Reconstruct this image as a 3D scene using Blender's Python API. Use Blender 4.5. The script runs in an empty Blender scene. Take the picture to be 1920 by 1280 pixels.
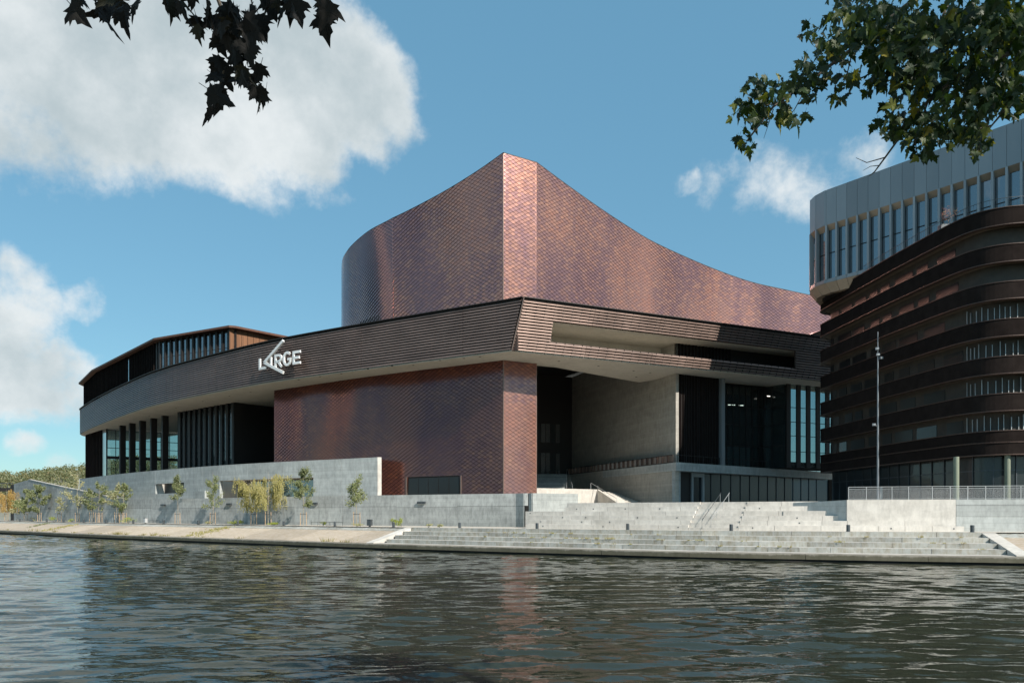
import bpy, math, random
from mathutils import Vector, noise
from mathutils.geometry import tessellate_polygon
random.seed(7)
SC = bpy.context.scene
COL = SC.collection

# ------------------------------------------------------------------ camera, sky, sun, exposure
F, CX, HY, E = 1400.0, 960.0, 963.5, 3.93      # survey of the photograph: focal px, centre, horizon row, eye height above water
cam = bpy.data.cameras.new('camera'); camo = bpy.data.objects.new('camera', cam); COL.objects.link(camo)
cam.sensor_width = 36; cam.lens = 36 * F / 1920; cam.shift_y = (HY - 640) / 1920
cam.clip_start = 0.1; cam.clip_end = 6000
camo.location = (0, 0, E); camo.rotation_euler = (math.radians(90), 0, 0)
SC.camera = camo
SUN_AZ, SUN_EL = math.radians(41), math.radians(36)   # azimuth to the right of straight behind the camera
to_sun = Vector((math.sin(SUN_AZ) * math.cos(SUN_EL), -math.cos(SUN_AZ) * math.cos(SUN_EL), math.sin(SUN_EL)))
sl = bpy.data.lights.new('sun', 'SUN'); sl.energy = 4.1; sl.angle = math.radians(0.55); sl.color = (1.0, 0.94, 0.85)
so = bpy.data.objects.new('sun', sl); COL.objects.link(so)
so.rotation_euler = (-to_sun).to_track_quat('-Z', 'Y').to_euler()
SC.view_settings.view_transform = 'Standard'; SC.view_settings.look = 'None'
SC.view_settings.exposure = 0.62; SC.view_settings.gamma = 1.0; SC.view_settings.use_curve_mapping = False
SC.cycles.use_denoising = True
SC.cycles.max_bounces = 8; SC.cycles.transparent_max_bounces = 12
SC.cycles.caustics_reflective = False; SC.cycles.caustics_refractive = False
SC.cycles.sample_clamp_indirect = 6.0

def build_world():
    w = bpy.data.worlds.new('World'); SC.world = w; w.use_nodes = True
    nt = w.node_tree; N = nt.nodes; L = nt.links; N.clear()
    out = N.new('ShaderNodeOutputWorld'); bg = N.new('ShaderNodeBackground'); L.new(bg.outputs[0], out.inputs[0])
    S = 0.085
    bg.inputs[1].default_value = S
    sky = N.new('ShaderNodeTexSky'); sky.sky_type = 'NISHITA'; sky.sun_disc = False
    sky.sun_elevation = SUN_EL; sky.sun_rotation = math.pi - SUN_AZ
    sky.altitude = 100; sky.air_density = 1.0; sky.dust_density = 0.35; sky.ozone_density = 1.0
    tint = N.new('ShaderNodeMixRGB'); tint.blend_type = 'MULTIPLY'; tint.inputs[0].default_value = 1
    tint.inputs[2].default_value = (0.90, 1.10, 0.98, 1); L.new(sky.outputs[0], tint.inputs[1])
    even = N.new('ShaderNodeMixRGB'); even.inputs[0].default_value = .55; L.new(tint.outputs[0], even.inputs[1]); even.inputs[2].default_value = (1.28, 3.32, 5.15, 1)   # constant blue mixed in to flatten the sky gradient
    tc = N.new('ShaderNodeTexCoord'); D = tc.outputs['Generated']
    def math_(op, a, b=None, c=None):
        m = N.new('ShaderNodeMath'); m.operation = op
        for i, v in enumerate((a, b, c)):
            if v is None: continue
            if isinstance(v, (int, float)): m.inputs[i].default_value = v
            else: L.new(v, m.inputs[i])
        return m.outputs[0]
    def fbm(scale, detail, rough, off=(0, 0, 0), vec=None):
        mp = N.new('ShaderNodeMapping'); mp.inputs['Location'].default_value = off; L.new(vec or D, mp.inputs[0])
        n = N.new('ShaderNodeTexNoise'); n.inputs['Scale'].default_value = scale; n.inputs['Detail'].default_value = detail
        n.inputs['Roughness'].default_value = rough; L.new(mp.outputs[0], n.inputs['Vector']); return n
    # direction warped a little so that cloud outlines billow
    wn = fbm(5, 6, 0.6)
    sub = N.new('ShaderNodeVectorMath'); sub.operation = 'SUBTRACT'; L.new(wn.outputs['Color'], sub.inputs[0]); sub.inputs[1].default_value = (.5, .5, .5)
    scl = N.new('ShaderNodeVectorMath'); scl.operation = 'SCALE'; L.new(sub.outputs[0], scl.inputs[0]); scl.inputs['Scale'].default_value = 0.11
    add = N.new('ShaderNodeVectorMath'); add.operation = 'ADD'; L.new(D, add.inputs[0]); L.new(scl.outputs[0], add.inputs[1])
    WD = add.outputs[0]
    def d_of(px, py): return Vector(((px - CX) / F, 1, (HY - py) / F)).normalized()
    blobs = [  # (direction, radius, weight): clouds in view ...
        (d_of(150, 110), .17, 1.0), (d_of(330, 70), .19, 1.0), (d_of(520, 130), .16, 1.0), (d_of(640, 150), .11, 1.0),
        (d_of(560, 260), .09, .9), (d_of(30, 175), .13, .9), (d_of(430, 200), .14, 1.0), (d_of(250, 180), .14, 1.0), (d_of(150, 220), .09, .8),
        (d_of(690, 210), .08, .8), (d_of(595, 335), .055, .62), (d_of(655, 80), .075, .8), (d_of(480, 285), .075, .75),
        (d_of(10, 520), .055, .64), (d_of(50, 590), .06, .66), (d_of(125, 575), .045, .66), (d_of(30, 650), .06, .68), (d_of(100, 695), .065, .74),
        (d_of(20, 705), .065, .7), (d_of(60, 832), .03, .5), (d_of(130, 872), .035, .55), (d_of(-70, 560), .09, .8),
        (d_of(1450, 330), .085, .50), (d_of(1520, 315), .085, .52), (d_of(1395, 370), .075, .48), (d_of(1580, 330), .08, .50), (d_of(1480, 365), .07, .48), (d_of(1310, 365), .024, .40)]
    acc = None
    for c, r, wt in blobs:
        v = N.new('ShaderNodeVectorMath'); v.operation = 'DISTANCE'; L.new(WD, v.inputs[0]); v.inputs[1].default_value = c
        m = N.new('ShaderNodeMapRange'); m.interpolation_type = 'SMOOTHSTEP'; L.new(v.outputs['Value'], m.inputs[0])
        m.inputs[1].default_value = r * 1.15; m.inputs[2].default_value = r * .25; m.inputs[3].default_value = 0; m.inputs[4].default_value = wt
        acc = m.outputs[0] if acc is None else math_('MAXIMUM', acc, m.outputs[0])
    # the same kind of broken clouds goes on over the rest of the sky
    gn = fbm(3.1, 4, .55, (4, 2, 9)); gm = N.new('ShaderNodeMapRange'); gm.interpolation_type = 'SMOOTHSTEP'; L.new(gn.outputs['Fac'], gm.inputs[0]); gm.inputs[1].default_value = .50; gm.inputs[2].default_value = .66
    vd = N.new('ShaderNodeVectorMath'); vd.operation = 'DOT_PRODUCT'; L.new(D, vd.inputs[0]); vd.inputs[1].default_value = Vector((0, 1, .23)).normalized()
    vm = N.new('ShaderNodeMapRange'); vm.interpolation_type = 'SMOOTHSTEP'; L.new(vd.outputs['Value'], vm.inputs[0]); vm.inputs[1].default_value = .80; vm.inputs[2].default_value = .55
    acc = math_('MAXIMUM', acc, math_('MULTIPLY', gm.outputs[0], vm.outputs[0]))
    n1 = fbm(9, 8, 0.62, (3, 1, 7))
    dens = math_('ADD', acc, math_('MULTIPLY', math_('SUBTRACT', n1.outputs['Fac'], .5), 1.5))
    al = N.new('ShaderNodeMapRange'); al.interpolation_type = 'SMOOTHSTEP'; L.new(dens, al.inputs[0])
    al.inputs[1].default_value = .30; al.inputs[2].default_value = .76
    gate = N.new('ShaderNodeMapRange'); L.new(acc, gate.inputs[0]); gate.inputs[1].default_value = .02; gate.inputs[2].default_value = .3
    alpha = math_('MULTIPLY', math_('MULTIPLY', al.outputs[0], gate.outputs[0]), .95)
    # inner cloud greyer, billows of brightness
    n2 = fbm(6, 7, 0.6, (1, 5, 2))
    core = N.new('ShaderNodeMapRange'); core.interpolation_type = 'SMOOTHSTEP'; L.new(math_('ADD', math_('MULTIPLY', acc, .8), math_('MULTIPLY', math_('SUBTRACT', n2.outputs['Fac'], .5), 2.6)), core.inputs[0])
    core.inputs[1].default_value = .1; core.inputs[2].default_value = 1.15
    cm = N.new('ShaderNodeMixRGB'); L.new(core.outputs[0], cm.inputs[0])
    cm.inputs[1].default_value = tuple(v / S for v in (.56, .585, .59)) + (1,)
    cm.inputs[2].default_value = tuple(v / S for v in (.32, .375, .395)) + (1,)
    mx = N.new('ShaderNodeMixRGB'); L.new(alpha, mx.inputs[0]); L.new(even.outputs[0], mx.inputs[1]); L.new(cm.outputs[0], mx.inputs[2])
    L.new(mx.outputs[0], bg.inputs[0])
build_world()

# ------------------------------------------------------------------ helpers
def X(px, Y): return (px - CX) / F * Y
def Zp(py, Y): return E + (HY - py) / F * Y

class Path:
    """a plan line running left to right; its right-hand normal points to the river"""
    def __init__(self, pts, smooth=0):
        pts = [Vector(p[:2]) for p in pts]
        if smooth:
            q = []
            P = [pts[0] * 2 - pts[1]] + pts + [pts[-1] * 2 - pts[-2]]
            for i in range(1, len(P) - 2):
                for k in range(smooth):
                    t = k / smooth; a, b, c, d = P[i - 1:i + 3]
                    q.append(.5 * ((2 * b) + (c - a) * t + (2 * a - 5 * b + 4 * c - d) * t * t + (3 * b - a - 3 * c + d) * t ** 3))
            q.append(pts[-1]); pts = q
        self.p = pts; self.c = [0]
        for a, b in zip(pts, pts[1:]): self.c.append(self.c[-1] + (b - a).length)
        self.L = self.c[-1]
    def _seg(self, s):
        lo, hi = 0, len(self.p) - 2
        while lo < hi:
            m = (lo + hi + 1) // 2
            if self.c[m] <= s: lo = m
            else: hi = m - 1
        return lo
    def at(self, s):
        i = self._seg(s); d = self.p[i + 1] - self.p[i]
        return self.p[i] + d * ((s - self.c[i]) / max(d.length, 1e-9))
    def tan(self, s):
        e = .25; a = self.at(s - e); b = self.at(s + e); return (b - a).normalized()
    def nrm(self, s):
        t = self.tan(s); return Vector((t.y, -t.x))
    def vn(self, i):
        n = Vector((0, 0))
        segs = []
        if i > 0: segs.append((self.p[i] - self.p[i - 1]).normalized())
        if i < len(self.p) - 1: segs.append((self.p[i + 1] - self.p[i]).normalized())
        t = sum(segs, Vector((0, 0)))
        t.normalize(); n = Vector((t.y, -t.x))
        if len(segs) == 2:
            n = n / max(.4, n.dot(Vector((segs[0].y, -segs[0].x))))
        return n
    def off(self, d): return Path([p + self.vn(i) * (d(self.c[i]) if callable(d) else d) for i, p in enumerate(self.p)])
    def sub(self, a, b):
        q = [self.at(a)] + [p for p, c in zip(self.p, self.c) if a + 1e-4 < c < b - 1e-4] + [self.at(b)]
        return Path(q)
    def hit(self, px):
        k = (px - CX) / F
        for i in range(len(self.p) - 1):
            g0 = self.p[i].x - k * self.p[i].y; g1 = self.p[i + 1].x - k * self.p[i + 1].y
            if g0 == 0 or g0 * g1 < 0:
                t = g0 / (g0 - g1); return self.c[i] + t * (self.c[i + 1] - self.c[i])
        raise ValueError('no hit %s' % px)

class MB:
    def __init__(self): self.v = []; self.f = []
    def add(self, vs, fs):
        b = len(self.v); self.v += [tuple(v) for v in vs]; self.f += [tuple(b + i for i in f) for f in fs]; return self
    def quad(self, a, b, c, d): return self.add([a, b, c, d], [(0, 1, 2, 3)])
    def box(self, x0, x1, y0, y1, z0, z1):
        return self.add([(x, y, z) for z in (z0, z1) for x, y in ((x0, y0), (x1, y0), (x1, y1), (x0, y1))],
                        [(3, 2, 1, 0), (4, 5, 6, 7), (0, 1, 5, 4), (1, 2, 6, 5), (2, 3, 7, 6), (3, 0, 4, 7)])
    def hexa(self, base, top):   # two quads, both counter-clockwise seen from above
        return self.add(list(base) + list(top), [(3, 2, 1, 0), (4, 5, 6, 7), (0, 1, 5, 4), (1, 2, 6, 5), (2, 3, 7, 6), (3, 0, 4, 7)])
    def obox(self, o, u, lu, lv, z0, z1):   # o centre 2d, u unit dir 2d, half sizes lu lv
        u = Vector(u[:2]).normalized(); v = Vector((-u.y, u.x)); o = Vector(o[:2])
        c = [o - u * lu - v * lv, o + u * lu - v * lv, o + u * lu + v * lv, o - u * lu + v * lv]
        return self.hexa([(p.x, p.y, z0) for p in c], [(p.x, p.y, z1) for p in c])
    def prism(self, poly, z0, z1):
        n = len(poly); zs0 = z0 if isinstance(z0, (list, tuple)) else [z0] * n; zs1 = z1 if isinstance(z1, (list, tuple)) else [z1] * n
        vs = [(p[0], p[1], a) for p, a in zip(poly, zs0)] + [(p[0], p[1], a) for p, a in zip(poly, zs1)]
        fs = [(i, (i + 1) % n, n + (i + 1) % n, n + i) for i in range(n)]
        tri = tessellate_polygon([[Vector((p[0], p[1], 0)) for p in poly]])
        for a, b, c in tri: fs += [(n + a, n + b, n + c), (c, b, a)]
        return self.add(vs, fs)
    def sheet(self, poly, z):
        tri = tessellate_polygon([[Vector((p[0], p[1], 0)) for p in poly]])
        fs = []
        for a, b, c in tri:
            A, B, C = [Vector(poly[i][:2]) for i in (a, b, c)]
            fs.append((a, b, c) if (B - A).cross(C - A) > 0 else (c, b, a))
        return self.add([(p[0], p[1], z) for p in poly], fs)
    def ribbon(self, path, z0, z1, th, lean=0.0):
        """solid wall along a path: front face on the path, th thick behind it"""
        n = len(path.p); b = path.off(-th)
        g = lambda z, i: z(path.c[i]) if callable(z) else z
        vs = []
        for i in range(n):
            p, q = path.p[i], b.p[i]; m = path.vn(i) * lean
            vs += [(p.x, p.y, g(z0, i)), (p.x + m.x, p.y + m.y, g(z1, i)), (q.x + m.x, q.y + m.y, g(z1, i)), (q.x, q.y, g(z0, i))]
        fs = [(0, 1, 2, 3), tuple((n - 1) * 4 + k for k in (3, 2, 1, 0))]
        for i in range(n - 1):
            a, c = i * 4, i * 4 + 4
            for k in range(4): fs.append((a + k, c + k, c + (k + 1) % 4, a + (k + 1) % 4))
        return self.add(vs, fs)
    def sweep(self, path, prof, z):
        """closed profile [(n, dz)..] swept along a path at height z"""
        n = len(path.p); m = len(prof); vs = []
        for i in range(n):
            p = path.p[i]; w = path.vn(i)
            vs += [(p.x + w.x * a, p.y + w.y * a, z + b) for a, b in prof]
        fs = [tuple(range(m)), tuple((n - 1) * m + k for k in reversed(range(m)))]
        for i in range(n - 1):
            for k in range(m): fs.append((i * m + k, (i + 1) * m + k, (i + 1) * m + (k + 1) % m, i * m + (k + 1) % m))
        return self.add(vs, fs)
    def tube(self, pts, r, n=6, r1=None):
        pts = [Vector(p) for p in pts]; b = len(self.v); m = len(pts)
        for i, p in enumerate(pts):
            t = (pts[min(i + 1, m - 1)] - pts[max(i - 1, 0)]).normalized()
            a = t.cross(Vector((0, 0, 1)) if abs(t.z) < .9 else Vector((1, 0, 0))).normalized(); c = t.cross(a)
            rr = r if r1 is None else r + (r1 - r) * i / (m - 1)
            for k in range(n):
                w = 2 * math.pi * k / n; self.v.append(tuple(p + (a * math.cos(w) + c * math.sin(w)) * rr))
        for i in range(m - 1):
            for k in range(n): self.f.append((b + i * n + k, b + i * n + (k + 1) % n, b + (i + 1) * n + (k + 1) % n, b + (i + 1) * n + k))
        self.f.append(tuple(b + k for k in reversed(range(n)))); self.f.append(tuple(b + (m - 1) * n + k for k in range(n)))
        return self
    def mesh(self, name, mat, smooth=False):
        me = bpy.data.meshes.new(name); me.from_pydata(self.v, [], self.f); me.materials.append(mat)
        if smooth: me.polygons.foreach_set('use_smooth', [True] * len(me.polygons))
        me.update(); return me
    def build(self, name, mat, parent=None, smooth=False, **kw):
        o = bpy.data.objects.new(name, self.mesh(name, mat, smooth)); COL.objects.link(o)
        if parent is not None: o.parent = parent
        return tag(o, **kw)

def tag(o, label=None, cat=None, group=None, kind=None):
    if label: o['label'] = label
    if cat: o['category'] = cat
    if group: o['group'] = group
    if kind: o['kind'] = kind
    return o
def thing(name, label, cat, group=None, loc=(0, 0, 0), kind=None):
    o = bpy.data.objects.new(name, None); COL.objects.link(o); o.location = loc; o.empty_display_size = .5
    return tag(o, label, cat, group, kind)
def inst(name, me, parent=None, loc=(0, 0, 0), rot=None, scale=None, **kw):
    o = bpy.data.objects.new(name, me); COL.objects.link(o); o.location = loc
    if rot is not None: o.rotation_euler = rot
    if scale is not None: o.scale = scale
    if parent is not None: o.parent = parent
    return tag(o, **kw)
ORD = 'first second third fourth fifth sixth seventh eighth ninth tenth eleventh twelfth thirteenth fourteenth fifteenth sixteenth seventeenth eighteenth nineteenth twentieth'.split()

# ------------------------------------------------------------------ materials
def newmat(name):
    m = bpy.data.materials.new(name); m.use_nodes = True
    nt = m.node_tree; return m, nt.nodes, nt.links, nt.nodes['Principled BSDF']
def nz(N, L, scale, detail=5, rough=.6, stretch=None, coord='pos'):
    if coord == 'pos':
        g = N.new('ShaderNodeNewGeometry').outputs['Position']
    else:
        g = N.new('ShaderNodeTexCoord').outputs['Object']
    if stretch:
        mp = N.new('ShaderNodeMapping'); mp.inputs['Scale'].default_value = stretch; L.new(g, mp.inputs[0]); g = mp.outputs[0]
    n = N.new('ShaderNodeTexNoise'); n.inputs['Scale'].default_value = scale; n.inputs['Detail'].default_value = detail
    n.inputs['Roughness'].default_value = rough; L.new(g, n.inputs['Vector']); return n.outputs['Fac']
def ramp(N, L, fac, stops):
    r = N.new('ShaderNodeValToRGB'); e = r.color_ramp.elements
    while len(e) < len(stops): e.new(.5)
    for k, (p, c) in zip(e, stops): k.position = p; k.color = tuple(c) + (1,)
    L.new(fac, r.inputs[0]); return r.outputs[0]
def mixc(N, L, fac, a, b, mode='MIX'):
    m = N.new('ShaderNodeMixRGB'); m.blend_type = mode
    for i, v in enumerate((fac, a, b)):
        if isinstance(v, (int, float)): m.inputs[i].default_value = v
        elif isinstance(v, tuple): m.inputs[i].default_value = v + (1,)
        else: L.new(v, m.inputs[i])
    return m.outputs[0]
def bump(N, L, bsdf, fac, strength, dist):
    b = N.new('ShaderNodeBump'); b.inputs['Strength'].default_value = strength; b.inputs['Distance'].default_value = dist
    L.new(fac, b.inputs['Height']); L.new(b.outputs[0], bsdf.inputs['Normal'])
def val(N, L, op, a, b):
    m = N.new('ShaderNodeMath'); m.operation = op
    for i, v in enumerate((a, b)):
        if isinstance(v, (int, float)): m.inputs[i].default_value = v
        else: L.new(v, m.inputs[i])
    return m.outputs[0]

def concrete(name, dark, light, boards=0.0, stain=.35, stainc=None, rnd=.12, rough=.85):
    m, N, L, B = newmat(name)
    n1 = nz(N, L, .35, 8, .65, (1, 1, 2.2)); n2 = nz(N, L, 2.2, 8, .7, (1, 1, .35)); n3 = nz(N, L, 14, 4, .6)
    c = ramp(N, L, n1, [(.3, dark), (.7, light)])
    st = ramp(N, L, n2, [(.35, (1 - stain,) * 3 if stainc is None else stainc), (.58, (1, 1, 1))])
    c = mixc(N, L, .8, c, st, 'MULTIPLY')
    oi = N.new('ShaderNodeObjectInfo')
    k = val(N, L, 'ADD', val(N, L, 'MULTIPLY', oi.outputs['Random'], rnd * 2), 1 - rnd)
    hsv = N.new('ShaderNodeHueSaturation'); L.new(c, hsv.inputs['Color']); L.new(k, hsv.inputs['Value']); c = hsv.outputs[0]
    h = val(N, L, 'ADD', val(N, L, 'MULTIPLY', n3, .25), val(N, L, 'MULTIPLY', n2, .5))
    if boards:
        g = N.new('ShaderNodeNewGeometry'); sx = N.new('ShaderNodeSeparateXYZ'); L.new(g.outputs['Position'], sx.inputs[0])
        z = val(N, L, 'DIVIDE', sx.outputs[2], boards); fr = N.new('ShaderNodeMath'); fr.operation = 'FRACT'; L.new(z, fr.inputs[0])
        cell = N.new('ShaderNodeMath'); cell.operation = 'FLOOR'; L.new(z, cell.inputs[0])
        wn = N.new('ShaderNodeTexWhiteNoise'); wn.noise_dimensions = '1D'; L.new(cell.outputs[0], wn.inputs['W'])
        line = val(N, L, 'LESS_THAN', fr.outputs[0], .045)
        keep = val(N, L, 'GREATER_THAN', nz(N, L, .25, 2, .5, (1, 1, 9)), .44)
        line = val(N, L, 'MULTIPLY', line, keep)
        c = mixc(N, L, val(N, L, 'MULTIPLY', line, .38), c, (.05, .05, .045))
        c = mixc(N, L, .16, c, mixc(N, L, wn.outputs['Value'], (.35, .35, .35), (1, 1, 1)), 'MULTIPLY')
        h = val(N, L, 'SUBTRACT', h, val(N, L, 'MULTIPLY', line, .6))
    L.new(c, B.inputs['Base Color']); B.inputs['Roughness'].default_value = rough
    bump(N, L, B, h, .35, .02)
    return m

def metal(name, col, rough=.45, metallic=.6, var=.25, grain=(1, 1, .15), gscale=3):
    m, N, L, B = newmat(name)
    n = nz(N, L, gscale, 5, .6, grain)
    c = ramp(N, L, n, [(.25, tuple(v * (1 - var) for v in col)), (.75, tuple(min(1, v * (1 + var)) for v in col))])
    oi = N.new('ShaderNodeObjectInfo'); k = val(N, L, 'ADD', val(N, L, 'MULTIPLY', oi.outputs['Random'], .24), .88)
    hsv = N.new('ShaderNodeHueSaturation'); L.new(c, hsv.inputs['Color']); L.new(k, hsv.inputs['Value'])
    L.new(hsv.outputs[0], B.inputs['Base Color']); B.inputs['Metallic'].default_value = metallic
    rg = N.new('ShaderNodeMapRange'); L.new(n, rg.inputs[0]); rg.inputs[3].default_value = rough * .8; rg.inputs[4].default_value = rough * 1.2
    L.new(rg.outputs[0], B.inputs['Roughness'])
    return m

def copper(name, tones, rough, metallic):
    """overlapping shingles: every shingle its own tone and sheen"""
    m, N, L, B = newmat(name)
    g = N.new('ShaderNodeNewGeometry'); r = g.outputs['Random Per Island']
    oi = N.new('ShaderNodeObjectInfo'); fr = N.new('ShaderNodeMath'); fr.operation = 'FRACT'
    L.new(val(N, L, 'ADD', r, val(N, L, 'MULTIPLY', oi.outputs['Random'], 7.3)), fr.inputs[0])
    c = ramp(N, L, fr.outputs[0], tones)
    n = nz(N, L, .09, 4, .55, (1, 1, .4))
    c = mixc(N, L, .55, c, ramp(N, L, n, [(.3, (.74, .72, .76)), (.7, (1, .97, .93))]), 'MULTIPLY')
    # cloud and sky reflections painted in: rusty and violet blotches, shingle by shingle
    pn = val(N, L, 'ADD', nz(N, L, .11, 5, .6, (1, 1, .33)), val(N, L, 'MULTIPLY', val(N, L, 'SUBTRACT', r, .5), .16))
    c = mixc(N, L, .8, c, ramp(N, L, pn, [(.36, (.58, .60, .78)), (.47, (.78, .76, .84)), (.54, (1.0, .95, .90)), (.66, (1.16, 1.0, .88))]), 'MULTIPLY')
    L.new(c, B.inputs['Base Color']); B.inputs['Metallic'].default_value = metallic
    wn = N.new('ShaderNodeTexWhiteNoise'); wn.noise_dimensions = '1D'; L.new(val(N, L, 'MULTIPLY', fr.outputs[0], 91.7), wn.inputs['W'])
    rg = N.new('ShaderNodeMapRange'); L.new(wn.outputs['Value'], rg.inputs[0]); rg.inputs[3].default_value = rough - .012; rg.inputs[4].default_value = rough + .015
    L.new(rg.outputs[0], B.inputs['Roughness'])
    return m

def glass(name, tint=(.55, .62, .62), clear=.35, rough=.02, refl=None, ex=5.0):
    """window glass: mirror-like by angle, the rest partly see-through, partly dark"""
    m, N, L, B = newmat(name)
    B.inputs['Base Color'].default_value = tuple(v * .06 for v in tint) + (1,); B.inputs['Roughness'].default_value = .3
    gl = N.new('ShaderNodeBsdfGlossy'); gl.inputs['Roughness'].default_value = rough; gl.inputs['Color'].default_value = (.95, .97, 1, 1)
    tr = N.new('ShaderNodeBsdfTransparent'); tr.inputs[0].default_value = tint + (1,)
    a = N.new('ShaderNodeMixShader'); a.inputs[0].default_value = clear; L.new(B.outputs[0], a.inputs[1]); L.new(tr.outputs[0], a.inputs[2])
    lw = N.new('ShaderNodeLayerWeight'); lw.inputs[0].default_value = .5; n_ = refl or 1.9; f0 = ((n_ - 1) / (n_ + 1)) ** 2
    pw = val(N, L, 'POWER', lw.outputs['Facing'], ex); fz = N.new('ShaderNodeMath'); fz.operation = 'MULTIPLY_ADD'; L.new(pw, fz.inputs[0]); fz.inputs[1].default_value = 1 - f0; fz.inputs[2].default_value = f0
    n = nz(N, L, .8, 2, .5); bp = N.new('ShaderNodeBump'); bp.inputs['Strength'].default_value = .05; bp.inputs['Distance'].default_value = .05
    L.new(n, bp.inputs['Height']); L.new(bp.outputs[0], gl.inputs['Normal'])
    b = N.new('ShaderNodeMixShader'); L.new(fz.outputs[0], b.inputs[0]); L.new(a.outputs[0], b.inputs[1]); L.new(gl.outputs[0], b.inputs[2])
    L.new(b.outputs[0], N['Material Output'].inputs['Surface'])
    return m

def leafmat(name, cols, trans=.35, rough=.5):
    m, N, L, B = newmat(name)
    g = N.new('ShaderNodeNewGeometry'); oi = N.new('ShaderNodeObjectInfo'); fr = N.new('ShaderNodeMath'); fr.operation = 'FRACT'
    L.new(val(N, L, 'ADD', g.outputs['Random Per Island'], val(N, L, 'MULTIPLY', oi.outputs['Random'], 5.7)), fr.inputs[0])
    c = ramp(N, L, fr.outputs[0], cols); L.new(c, B.inputs['Base Color']); B.inputs['Roughness'].default_value = rough
    t = N.new('ShaderNodeBsdfTranslucent'); L.new(mixc(N, L, 1, c, (1.0, 1.0, .45), 'MULTIPLY'), t.inputs[0])
    mx = N.new('ShaderNodeMixShader'); mx.inputs[0].default_value = trans; L.new(B.outputs[0], mx.inputs[1]); L.new(t.outputs[0], mx.inputs[2])
    L.new(mx.outputs[0], N['Material Output'].inputs['Surface']); return m

def plain(name, col, rough=.7, metallic=0.0, var=.2, scale=2):
    return metal(name, col, rough, metallic, var, (1, 1, 1), scale)

M = {}
M['conc_wall'] = concrete('concrete wall board marked', (.37, .39, .38), (.50, .52, .505), boards=.52, stain=.3)
M['conc_low'] = concrete('concrete low wall', (.34, .355, .345), (.47, .485, .47), boards=.55, stain=.4)
M['conc_pale'] = concrete('pale precast concrete', (.49, .46, .415), (.66, .625, .575), stain=.24, rnd=.09)
M['conc_step'] = concrete('weathered step concrete', (.29, .30, .285), (.44, .44, .41), stain=.3, stainc=(.62, .53, .40), rnd=.17)
M['conc_lip'] = concrete('old quay lip concrete', (.20, .18, .145), (.42, .38, .32), stain=.55, rnd=.1)
def algae(m):
    N, L = m.node_tree.nodes, m.node_tree.links; B = N['Principled BSDF']; src = B.inputs['Base Color'].links[0].from_socket
    g = N.new('ShaderNodeNewGeometry'); sx = N.new('ShaderNodeSeparateXYZ'); L.new(g.outputs['Position'], sx.inputs[0])
    h = val(N, L, 'ADD', sx.outputs[2], val(N, L, 'MULTIPLY', val(N, L, 'SUBTRACT', nz(N, L, 1.3, 7, .7, (1, 1, .4)), .5), .55))
    r = N.new('ShaderNodeMapRange'); L.new(h, r.inputs[0]); r.inputs[1].default_value = .66; r.inputs[2].default_value = .50
    L.new(mixc(N, L, val(N, L, 'MULTIPLY', r.outputs[0], .8), src, (.075, .07, .04)), B.inputs['Base Color'])
algae(M['conc_lip'])
M['conc_soffit'] = concrete('soffit concrete', (.52, .48, .41), (.62, .575, .50), boards=0, stain=.15)
M['conc_warm'] = concrete('board marked warm concrete', (.40, .37, .32), (.52, .48, .42), boards=.42, stain=.25)
M['slope'] = concrete('pink beige quay slope', (.44, .37, .30), (.56, .475, .39), stain=.2, stainc=(.78, .72, .58))
M['paving'] = concrete('promenade paving', (.50, .45, .39), (.62, .57, .50), stain=.1)
M['ground'] = concrete('ground', (.20, .19, .15), (.30, .29, .22), stain=.3)
TONES = [(0, (.44, .228, .185)), (.25, (.49, .258, .208)), (.5, (.46, .245, .205)), (.75, (.43, .237, .205)), (.92, (.55, .29, .22)), (1, (.38, .21, .19))]
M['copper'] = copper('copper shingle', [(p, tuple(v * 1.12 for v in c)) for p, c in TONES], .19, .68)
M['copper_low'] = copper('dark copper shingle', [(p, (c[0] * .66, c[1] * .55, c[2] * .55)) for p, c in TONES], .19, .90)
M['seam'] = plain('dark shingle seam', (.035, .022, .02), .7)
M['slat'] = metal('copper brown louvre', (.225, .158, .132), .33, .55, .22, (1, 1, 1), .35)
M['slat_back'] = plain('louvre backing', (.075, .05, .042), .6, .2)
M['dark'] = plain('near black bronze', (.016, .013, .012), .6, 0)
M['dark_in'] = plain('dark interior', (.02, .018, .016), .9)
M['corten'] = metal('weathering steel', (.19, .09, .045), .75, .1, .35, (2.5, 2.5, .12), 1.4)
M['corten_dark'] = metal('weathering steel edge', (.10, .045, .028), .7, .1, .3)
M['bronze'] = metal('balcony dark bronze', (.022, .017, .0155), .6, 0, .25, (1, 1, 1), 1)
M['bronze'].node_tree.nodes['Principled BSDF'].inputs['Specular IOR Level'].default_value = .0
M['bronze_lip'] = metal('balcony lip bronze', (.075, .045, .034), .5, .2, .2)
M['balc_soffit'] = plain('balcony soffit', (.17, .14, .11), .85, 0, .15)
M['grey_panel'] = metal('grey aluminium panel', (.27, .295, .31), .45, .35, .06, (1, 1, .3), .8)
M['grey_fin'] = metal('grey aluminium fin', (.33, .35, .36), .45, .3, .06)
M['champagne'] = plain('champagne reveal', (.42, .32, .235), .5, .2, .08)
M['glass_blue'] = glass('facade glass', (.55, .68, .75), .10, .015, 2.9)
M['glass_hall'] = glass('hall glass', (.78, .9, .9), .72, .01, 1.6)
M['glass_dark'] = glass('dark glass', (.35, .42, .45), .12, .02, 1.28)
M['glass_black'] = glass('unlit window', (.3, .34, .36), .1, .03, 1.10, 16.0)
M['steel'] = metal('galvanised steel', (.42, .43, .43), .5, .3, .1)
M['glass_lobby'] = glass('lobby glass', (.22, .34, .44), .35, .03, 1.22, 7.0)
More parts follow.
